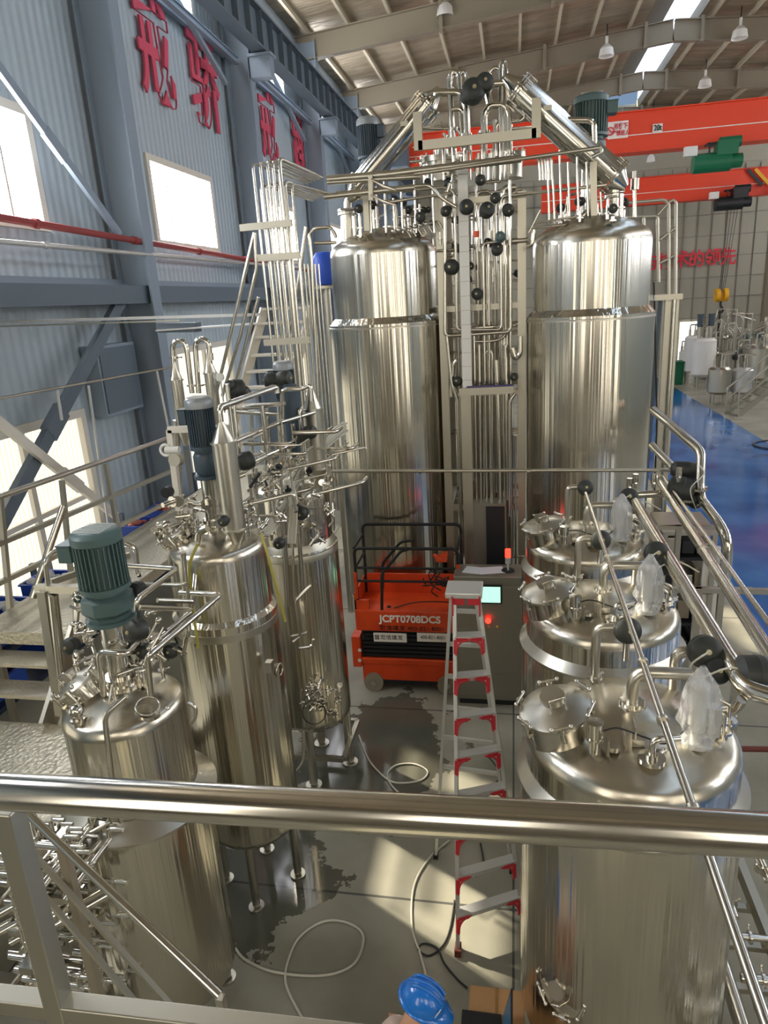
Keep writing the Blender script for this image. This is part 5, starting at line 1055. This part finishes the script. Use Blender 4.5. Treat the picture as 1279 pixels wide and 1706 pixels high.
bt = thing('warning_beacon', 'red lit warning beacon on the control cabinet top', 'beacon', p); G().cyl(p, p+V((0, 0, .012)), .08, n=20).build('base', 'dark', bt); G().cyl(p, p+V((0, 0, .1)), .012, n=10).build('stem', 'alu', bt); G().cyl(p+V((0, 0, .1)), p+V((0, 0, .18)), .033, n=18).build('lower_lens', 'alu', bt); G().cyl(p+V((0, 0, .18)), p+V((0, 0, .28)), .034, n=18).build('lens', 'beacon', bt); G().cyl(p+V((.0, 0, .28)), p+V((.06, 0, .42)), .003, n=5).build('antenna', 'wire', bt)
for (px, py, w_, r_, lb) in ((818, 955, .3, .2, 'white drawing sheet with blue print lying on the control cabinet'), (790, 952, .26, -.25, 'white paper sheet at the left of the control cabinet top')):
    p = atZ(px, py, zt+.003); g = G(); g.box((p.x, yc+.2, zt+.003+(.002 if r_ > 0 else 0)), (w_, .22, .002), Matrix.Rotation(r_, 3, 'Z')); tag(g.build('paper_sheet', 'paper'), lb, 'paper')
a, b = atY(790, 940, 8.9), atY(843, 838, 8.9); t = thing('electric_cabinet', 'tall narrow grey cabinet with dark door standing behind the control cabinet', 'cabinet', ((a.x+b.x)/2, 9.0, 0)); G().bb((a.x, 8.85, 0), (b.x, 9.15, b.z)).build('body', 'cabinet', t); p = atY(810, 900, 8.84); G().bb((p.x, 8.84, .5), (b.x-.02, 8.85, b.z-.03)).build('door', 'dark', t)
# ---------------------------------------------------------------- step ladder
ld = thing('step_ladder', 'tall aluminium step ladder with red corner braces in the middle of the aisle', 'step ladder', atZ(800, 1500, 0))
tl, tr = atY(757, 992, 4.98), atY(797, 998, 5.0); z_top = tl.z; 
FL, FR = atZ(763, 1587, 0), atZ(874, 1548, 0); RLf, RRf = atZ(726, 1428, 0), atZ(852, 1452, 0)
TL, TR = V((tl.x-.0, tl.y, z_top)), V((tr.x, tl.y+.0, z_top)); BLt, BRt = TL+V((-.04, .18, -.02)), TR+V((-.04, .18, -.02))
for A, B in ((TL, FL), (TR, FR)): G().beam(A, B, .028, .075, up=V((0, -1, .3))).build('front_rail', 'alu', ld); G().box(B+V((0, 0, .03)), (.05, .09, .07)).build('foot', 'rust', ld)
for A, B in ((BLt, RLf), (BRt, RRf)): G().beam(A, B, .025, .05, up=V((0, -1, .3))).build('rear_rail', 'alu', ld); G().box(B+V((0, 0, .02)), (.04, .06, .05)).build('foot', 'dark', ld)
c = (TL+TR)/2+V((-.02, .07, .02)); G().box(c, ((TR-TL).length+.1, .26, .05)).build('top_cap', 'alu', ld, bevel=.01)
for s, Q in ((-1, TL), (1, TR)): g = G(); g.box(Q+V((s*.012, -.03, -.06)), (.012, .1, .16)); g.box(Q+V((-s*.03, -.05, -.03)), (.1, .012, .05)); g.build('corner_brace', 'red', ld)
for k in range(1, 9):
    t_ = k/9; A, B = TL.lerp(FL, t_), TR.lerp(FR, t_); g = G(); g.beam(A, B, .085, .022, up=V((0, 0, 1))); g.beam(A+V((0, -.042, -.012)), B+V((0, -.042, -.012)), .006, .035); g.build('step', 'alu', ld)
    for Q, s in ((A, (B-A).normalized()), (B, (A-B).normalized())):
        dn = (FL-TL).normalized(); o = V((0, -.045, -.015)); g = G(); g.tube([Q+o+s*.12, Q+o+s*.05+dn*.015, Q+o+s*.02+dn*.05, Q+o+s*.01+dn*.12], .009, n=6, bend=.05); g.beam(Q+o+s*.01, Q+o+s*.1+dn*.004, .012, .03); g.beam(Q+o+s*.008, Q+o+s*.006+dn*.11, .012, .03, up=s); g.build('corner_brace', 'red', ld)
    if k:
        t2 = (k-.35)/9; A, B = BLt.lerp(RLf, t2), BRt.lerp(RRf, t2); G().beam(A, B, .03, .03).build('rear_bar', 'alu', ld)
# ---------------------------------------------------------------- hoses and cables on the floor
def fl(lst, z=.012): return [atZ(px, py, z) for px, py in lst]
tag(G().spline(fl([(598, 1225), (612, 1262), (635, 1290), (660, 1304), (700, 1300), (712, 1285), (690, 1273), (660, 1275), (645, 1290), (655, 1312), (690, 1340), (735, 1360)]), .01, seg=8).build('clear_hose', 'hose'), 'clear hose looping on the floor left of the ladder above the foreground rail', 'hose')
tag(G().spline(fl([(748, 1400), (715, 1430), (690, 1475), (686, 1540), (700, 1590), (712, 1640), (714, 1690)]), .01, seg=8).build('clear_hose', 'hose'), 'clear hose curving down the floor to the blue helmet', 'hose')
tag(G().spline(fl([(392, 1580), (410, 1600), (460, 1620), (540, 1625), (590, 1605), (605, 1560), (580, 1538), (540, 1535), (500, 1560), (480, 1600), (476, 1640), (500, 1690), (520, 1720)]), .011, seg=8).build('clear_hose', 'hose'), 'clear hose in a large loop on the floor at the lower left', 'hose')
tag(G().spline(fl([(800, 1405), (805, 1440), (792, 1460)]), .008).build('floor_cable', 'wire'), 'short dark cable end between the ladder legs', 'cable')
tag(G().spline(fl([(757, 1500), (750, 1545), (738, 1575), (715, 1592), (697, 1583), (705, 1572), (728, 1580), (740, 1605), (760, 1630), (778, 1646)]), .008, seg=8).build('floor_cable', 'wire'), 'dark cable knotted in a small loop leading to the cardboard box', 'cable')
tag(G().spline(fl([(768, 1162), (830, 1166), (862, 1163)]), .008).build('floor_cable', 'wire'), 'dark cable along the foot of the control cabinet', 'cable')
tag(G().spline(fl([(815, 1262), (832, 1288), (822, 1310), (808, 1328)]), .008).build('floor_cable', 'wire'), 'dark cable right of the ladder above the foreground rail', 'cable')
# ---------------------------------------------------------------- cardboard box and laptop
zb = .62; A = atZ(783, 1640, zb); t = thing('cardboard_box', 'brown cardboard box carrying the laptop at the bottom of the frame', 'box', (A.x+.3, A.y-.3, 0)); bx0, bx1, by0, by1 = A.x, A.x+.6, A.y-.62, A.y
bx1 = atZ(868, 1648, zb).x+.02
G().bb((bx0, by0, 0), (bx1, by1, zb)).build('carton', 'card', t, bevel=.006); G().box(((bx0+bx1)/2, (by0+by1)/2, zb+.001), (.02, by1-by0, .002)).build('tape', mat('brown_tape', '#96703f', .4), t)
lp = thing('laptop', 'open laptop on the cardboard box seen almost edge-on', 'laptop', (bx0+.2, by0+.3, zb+.003))
hx_ = atZ(838, 1706, zb+.02); by1 -= .13; G().bb((hx_.x-.26, by1-.42, zb+.004), (hx_.x-.01, by1-.06, zb+.022)).build('keyboard_base', 'dark', lp, bevel=.004)
g = G(); g.hexa([(hx_.x, by1-.42, zb+.018), (hx_.x+.01, by1-.42, zb+.018), (hx_.x+.01, by1-.06, zb+.018), (hx_.x, by1-.06, zb+.018), (hx_.x+.05, by1-.42, zb+.25), (hx_.x+.06, by1-.42, zb+.25), (hx_.x+.06, by1-.06, zb+.25), (hx_.x+.05, by1-.06, zb+.25)]); o = g.build('display_lid', 'dark', lp)
g = G(); g.hexa([(hx_.x-.002, by1-.4, zb+.035), (hx_.x, by1-.4, zb+.035), (hx_.x, by1-.08, zb+.035), (hx_.x-.002, by1-.08, zb+.035), (hx_.x+.045, by1-.4, zb+.235), (hx_.x+.047, by1-.4, zb+.235), (hx_.x+.047, by1-.08, zb+.235), (hx_.x+.045, by1-.08, zb+.235)]); g.build('screen', mat('laptop_screen', '#16242c', .3, emit=('#5aa8d0', .06)), o)
# ---------------------------------------------------------------- foreground railing and stair rail
def ext(a, b, s0, s1): d = b-a; return a-d*s0, b+d*s1
fr = thing('foreground_railing', 'thick polished guard rail crossing the foreground with square post and lower bar', 'railing', (-.9, .9, 3.5))
a, b = ext(atY(0, 1318, .9), atY(1279, 1391, .9), .25, .25); G().cyl(a, b, .0325, n=40).build('top_rail', 'steel', fr)
a, b = ext(atY(0, 1664, .93), atY(420, 1713, .93), .3, 2.6); G().beam(a, b, .04, .04).build('lower_bar', 'frame', fr, bevel=.003)
p, q = atY(12, 1345, .93), atY(75, 1706, .93); G().beam(V((p.x, .93, p.z)), V((p.x, .93, p.z-1.4)), .042, .042, up=V((0, 1, 0))).build('post', 'frame', fr, bevel=.003)
sr = thing('stair_railing', 'slim polished stair handrail descending across the lower left in front of the nearest fermenter', 'railing', atY(365, 1655, 2.0))
a, b = atY(40, 1350, 2.5), atY(366, 1658, 2.1); G().cyl(ext(a, b, .15, 0)[0], b, .02, n=18).build('rail', 'steel', sr)
d = V((-.02, -.02, -.17)); G().beam(ext(a, b, .15, 0)[0]+d, b+V((.12, -.15, -.3)), .022, .03).build('lower_bar', 'frame', sr); G().beam(ext(a, b, .15, 0)[0]+d*2, b+V((0, -.15, -.42)), .022, .03).build('lower_bar', 'frame', sr)
p = a.lerp(b, .22); G().beam(p, p-V((0, 0, 1.9)), .045, .045, up=V((0, 1, 0))).build('post', 'rafter', sr); G().beam(b-V((0, 0, .01)), b-V((0, 0, 1.0)), .035, .035, up=V((0, 1, 0))).build('post', 'frame', sr)
# ---------------------------------------------------------------- the worker
def skin_body(name, joints, edges, m, parent, lv=2):
    me = bpy.data.meshes.new(name); o0 = worg(parent); me.from_pydata([V(j[:3])-o0 for j in joints], edges, []); o = bpy.data.objects.new(name, me); COL.objects.link(o); o.parent = parent
    me.materials.append(M[m]); md = o.modifiers.new('skin', 'SKIN'); md.use_smooth_shade = True
    for i, j in enumerate(joints): r = j[3]; me.skin_vertices[0].data[i].radius = (r, r if len(j) < 5 else j[4])
    me.skin_vertices[0].data[0].use_root = True; sd = o.modifiers.new('sub', 'SUBSURF'); sd.levels = lv; sd.render_levels = lv; return o
H = atZ(698, 1655, 1.22); hx, hy, hz = H.x, H.y, 1.15
t = thing('person', 'worker in blue safety helmet and beige workwear crouching at the laptop', 'person', (hx-.2, hy-.25, 0))
S = V((hx-.13, hy-.13, hz-.26))
J = [(S.x-.12, S.y-.1, .52, .15, .12), (S.x-.06, S.y-.05, .72, .14, .12), (S.x, S.y, hz-.32, .16, .11), (hx-.05, hy-.03, hz-.15, .058), (hx, hy, hz-.02, .085),
     (S.x-.02, S.y+.19, hz-.31, .07), (S.x+.1, S.y+.3, hz-.5, .05), (hx+.16, hy-.02, zb+.1, .035), (S.x+.03, S.y-.19, hz-.31, .07), (S.x+.15, S.y-.3, hz-.5, .05), (hx+.16, hy-.22, zb+.1, .035),
     (S.x+.22, S.y-.22, .52, .1), (S.x+.18, S.y-.26, .1, .06), (S.x+.2, S.y+.1, .5, .1), (S.x+.12, S.y+.08, .1, .06), (S.x+.32, S.y-.26, .05, .045), (S.x+.28, S.y+.08, .05, .045)]
E_ = [(0, 1), (1, 2), (2, 3), (3, 4), (2, 5), (5, 6), (6, 7), (2, 8), (8, 9), (9, 10), (0, 11), (11, 12), (0, 13), (13, 14), (12, 15), (14, 16)]
skin_body('body', J, E_, 'skin', t)
Jc = [(j[0], j[1], j[2], j[3]*1.3, (j[4] if len(j) > 4 else j[3])*1.3) for j in (J[0], J[1], J[2], J[5], J[6], J[8], J[9])]; Jc.append((hx-.07, hy-.05, hz-.185, .085, .08))
e1 = V(J[6][:3]).lerp(V(J[7][:3]), .75); e2 = V(J[9][:3]).lerp(V(J[10][:3]), .75); Jc += [(*e1, .05, .05), (*e2, .05, .05)]
skin_body('jacket', Jc, [(0, 1), (1, 2), (2, 3), (3, 4), (4, 8), (2, 5), (5, 6), (6, 9), (2, 7)], 'cloth', t)
Jt = [(J[0][0], J[0][1], J[0][2]-.02, .165, .15), (*J[11][:3], .12, .12), (*J[12][:3], .08, .08), (*J[13][:3], .12, .12), (*J[14][:3], .08, .08), (J[1][0]-.02, J[1][1], J[1][2]-.06, .16, .14), (J[0][0]-.12, J[0][1], J[0][2]-.02, .1, .09)]
skin_body('trousers', Jt, [(0, 1), (1, 2), (0, 3), (3, 4), (0, 5), (0, 6)], 'trouser', t)
for k in (12, 14): g = G(); x, y, z = J[k][:3]; g.sph((x+.08, y, .05), .07, (1.7, .75, .7), n=14); g.build('shoe', 'dark', t)
# head with face, turned to the right and bowed
fd = V((.93, -.2, -.32)).normalized(); up = V((.3, 0, .95)); up = (up-fd*up.dot(fd)).normalized(); sd = fd.cross(up); hc = V((hx+.01, hy, hz))
def hp(f_, s_, u_): return hc+fd*f_+sd*s_+up*u_
g = G(); vs = []; n = 20; h = 16
for i in range(h+1):
    a = PI*i/h; 
    for k in range(n):
        b = 2*PI*k/n; u_ = .118*math.cos(a); s_ = .076*math.sin(a)*math.sin(b); f_ = .096*math.sin(a)*math.cos(b)
        if u_ < 0: f_ *= 1-.15*(-u_/.118); s_ *= 1-.28*(-u_/.118); f_ += .012*(-u_/.118)
        vs.append(hp(f_, s_, u_))
g.add(vs, [((i+1)*n+k, (i+1)*n+(k+1) % n, i*n+(k+1) % n, i*n+k) for i in range(h) for k in range(n)], True)
g.add([hp(.09, 0, .02), hp(.09, .016, -.03), hp(.09, -.016, -.03), hp(.122, 0, -.022), hp(.1, 0, -.036)], [(0, 1, 3), (0, 3, 2), (1, 4, 3), (2, 3, 4)], True)
for s_ in (-1, 1): g.torus(hp(-.005, s_*.078, -.012), sd, .02, .008, 16, 6); g.sph(hp(-.005, s_*.076, -.012), .016, n=8)
g.build('head', 'skin', t)
g = G(); g.sph(hp(.083, .03, .008), .011, n=8); g.sph(hp(.083, -.03, .008), .011, n=8); g.build('eye', 'dark', t); g = G(); g.tube([hp(.094, -.022, -.056), hp(.101, 0, -.058), hp(.094, .022, -.056)], .004, n=6); g.build('lips', 'red', t)
g = G(); vs = []; fs = []
for i in range(9):
    a = PI*.62*i/8
    for k in range(20): b = 2*PI*k/20; vs.append(hp(-.008+.1*math.sin(a)*math.cos(b), .083*math.sin(a)*math.sin(b), .004+.12*math.cos(a)))
for i in range(8):
    for k in range(20):
        if i >= 5 and (k < 6 or k > 14): continue
        fs.append(((i+1)*20+k, (i+1)*20+(k+1) % 20, i*20+(k+1) % 20, i*20+k))
g.add(vs, fs, True); g.build('hair', 'hair', t)
# helmet
ht = thing('safety_helmet', 'glossy blue safety helmet on the crouching worker', 'helmet', hp(0, 0, .06)); g = G(); vs = []; n = 40; rows = 14
for i in range(rows+1):
    a = PI*.5*i/rows
    for k in range(n):
        b = 2*PI*k/n; rg = .008*max(0, math.cos(b*1)*0+1-abs(math.sin(b))*4)*math.sin(a*1) if True else 0
        vs.append(hp((.133+rg*.3)*math.sin(a)*math.cos(b)-.002, .112*math.sin(a)*math.sin(b), .03+(.125+rg)*math.cos(a)))
g.add(vs, [((i+1)*n+k, (i+1)*n+(k+1) % n, i*n+(k+1) % n, i*n+k) for i in range(rows) for k in range(n)], True); sh = g.build('shell', 'helmet', ht)
g = G(); vs = []; fs = []
for j, (dr, dz) in enumerate(((0, 0), (.014, -.008), (.014, -.014), (-.004, -.01))):
    for k in range(n): b = 2*PI*k/n; e = max(0, math.cos(b))**1.5*.05; vs.append(hp((.133+dr+(e if j in (1, 2) else 0))*math.cos(b), (.112+dr)*math.sin(b), .032+dz-(e*.35 if j in (1, 2) else 0)))
fs = [(j*n+k, j*n+(k+1) % n, (j+1)*n+(k+1) % n, (j+1)*n+k) for j in range(3) for k in range(n)]; g.add(vs, fs, True); g.build('brim', 'helmet', ht)
for s_ in (-1, 0, 1):
    g = G(); g.tube([hp(-.11+.02*abs(s_), s_*.035, .03+.085), hp(-.06, s_*.035, .03+.115), hp(.0, s_*.035, .03+.13-.01*abs(s_)), hp(.06, s_*.035, .03+.113), hp(.1, s_*.03, .03+.083)], .009, n=8, bend=.05); g.build('ridge', 'helmet', ht)
g = G(); g.tube([hp(.05, .1, .03), hp(.04, .085, -.06), hp(.06, 0, -.135), hp(.04, -.085, -.06), hp(.05, -.1, .03)], .004, n=6, bend=.04); g.build('chin_strap', 'white', ht)
text_mesh('安全', .03, .002, 'helmet_mark', 'sign_white', ht, hp(.1, .07, .085), (sd*-1+fd*.3).normalized(), up, 1)
# hands closing on the laptop edge
def hand(root, w0, fdir, pal, side):
    w0 = V(w0); f_ = V(fdir).normalized(); nrm = V(pal).normalized(); s_ = f_.cross(nrm).normalized()*side
    js = [(*w0, .026, .018), (*(w0+f_*.05), .034, .014)]; ed = [(0, 1)]
    for i, L in enumerate((.07, .08, .075, .06)):
        b = w0+f_*.085+s_*(i-1.5)*.021; k = len(js); js += [(*b, .011, .011), (*(b+f_*L*.5+nrm*.006), .0095, .0095), (*(b+f_*L*.85-nrm*.02), .0085, .0085)]; ed += [(1, k), (k, k+1), (k+1, k+2)]
    k = len(js); b = w0+f_*.02-s_*.035; js += [(*b, .013, .013), (*(b+f_*.035-s_*.015-nrm*.008), .011, .011), (*(b+f_*.06-s_*.012-nrm*.02), .009, .009)]; ed += [(0, k), (k, k+1), (k+1, k+2)]
    skin_body('hand', js, ed, 'skin', root, 1)
hand(t, V(J[7][:3])+V((.0, 0, -.01)), (1, -.05, -.25), (0, 0, 1), 1); hand(t, V(J[10][:3])+V((0, 0, -.01)), (1, .1, -.25), (0, 0, 1), -1)
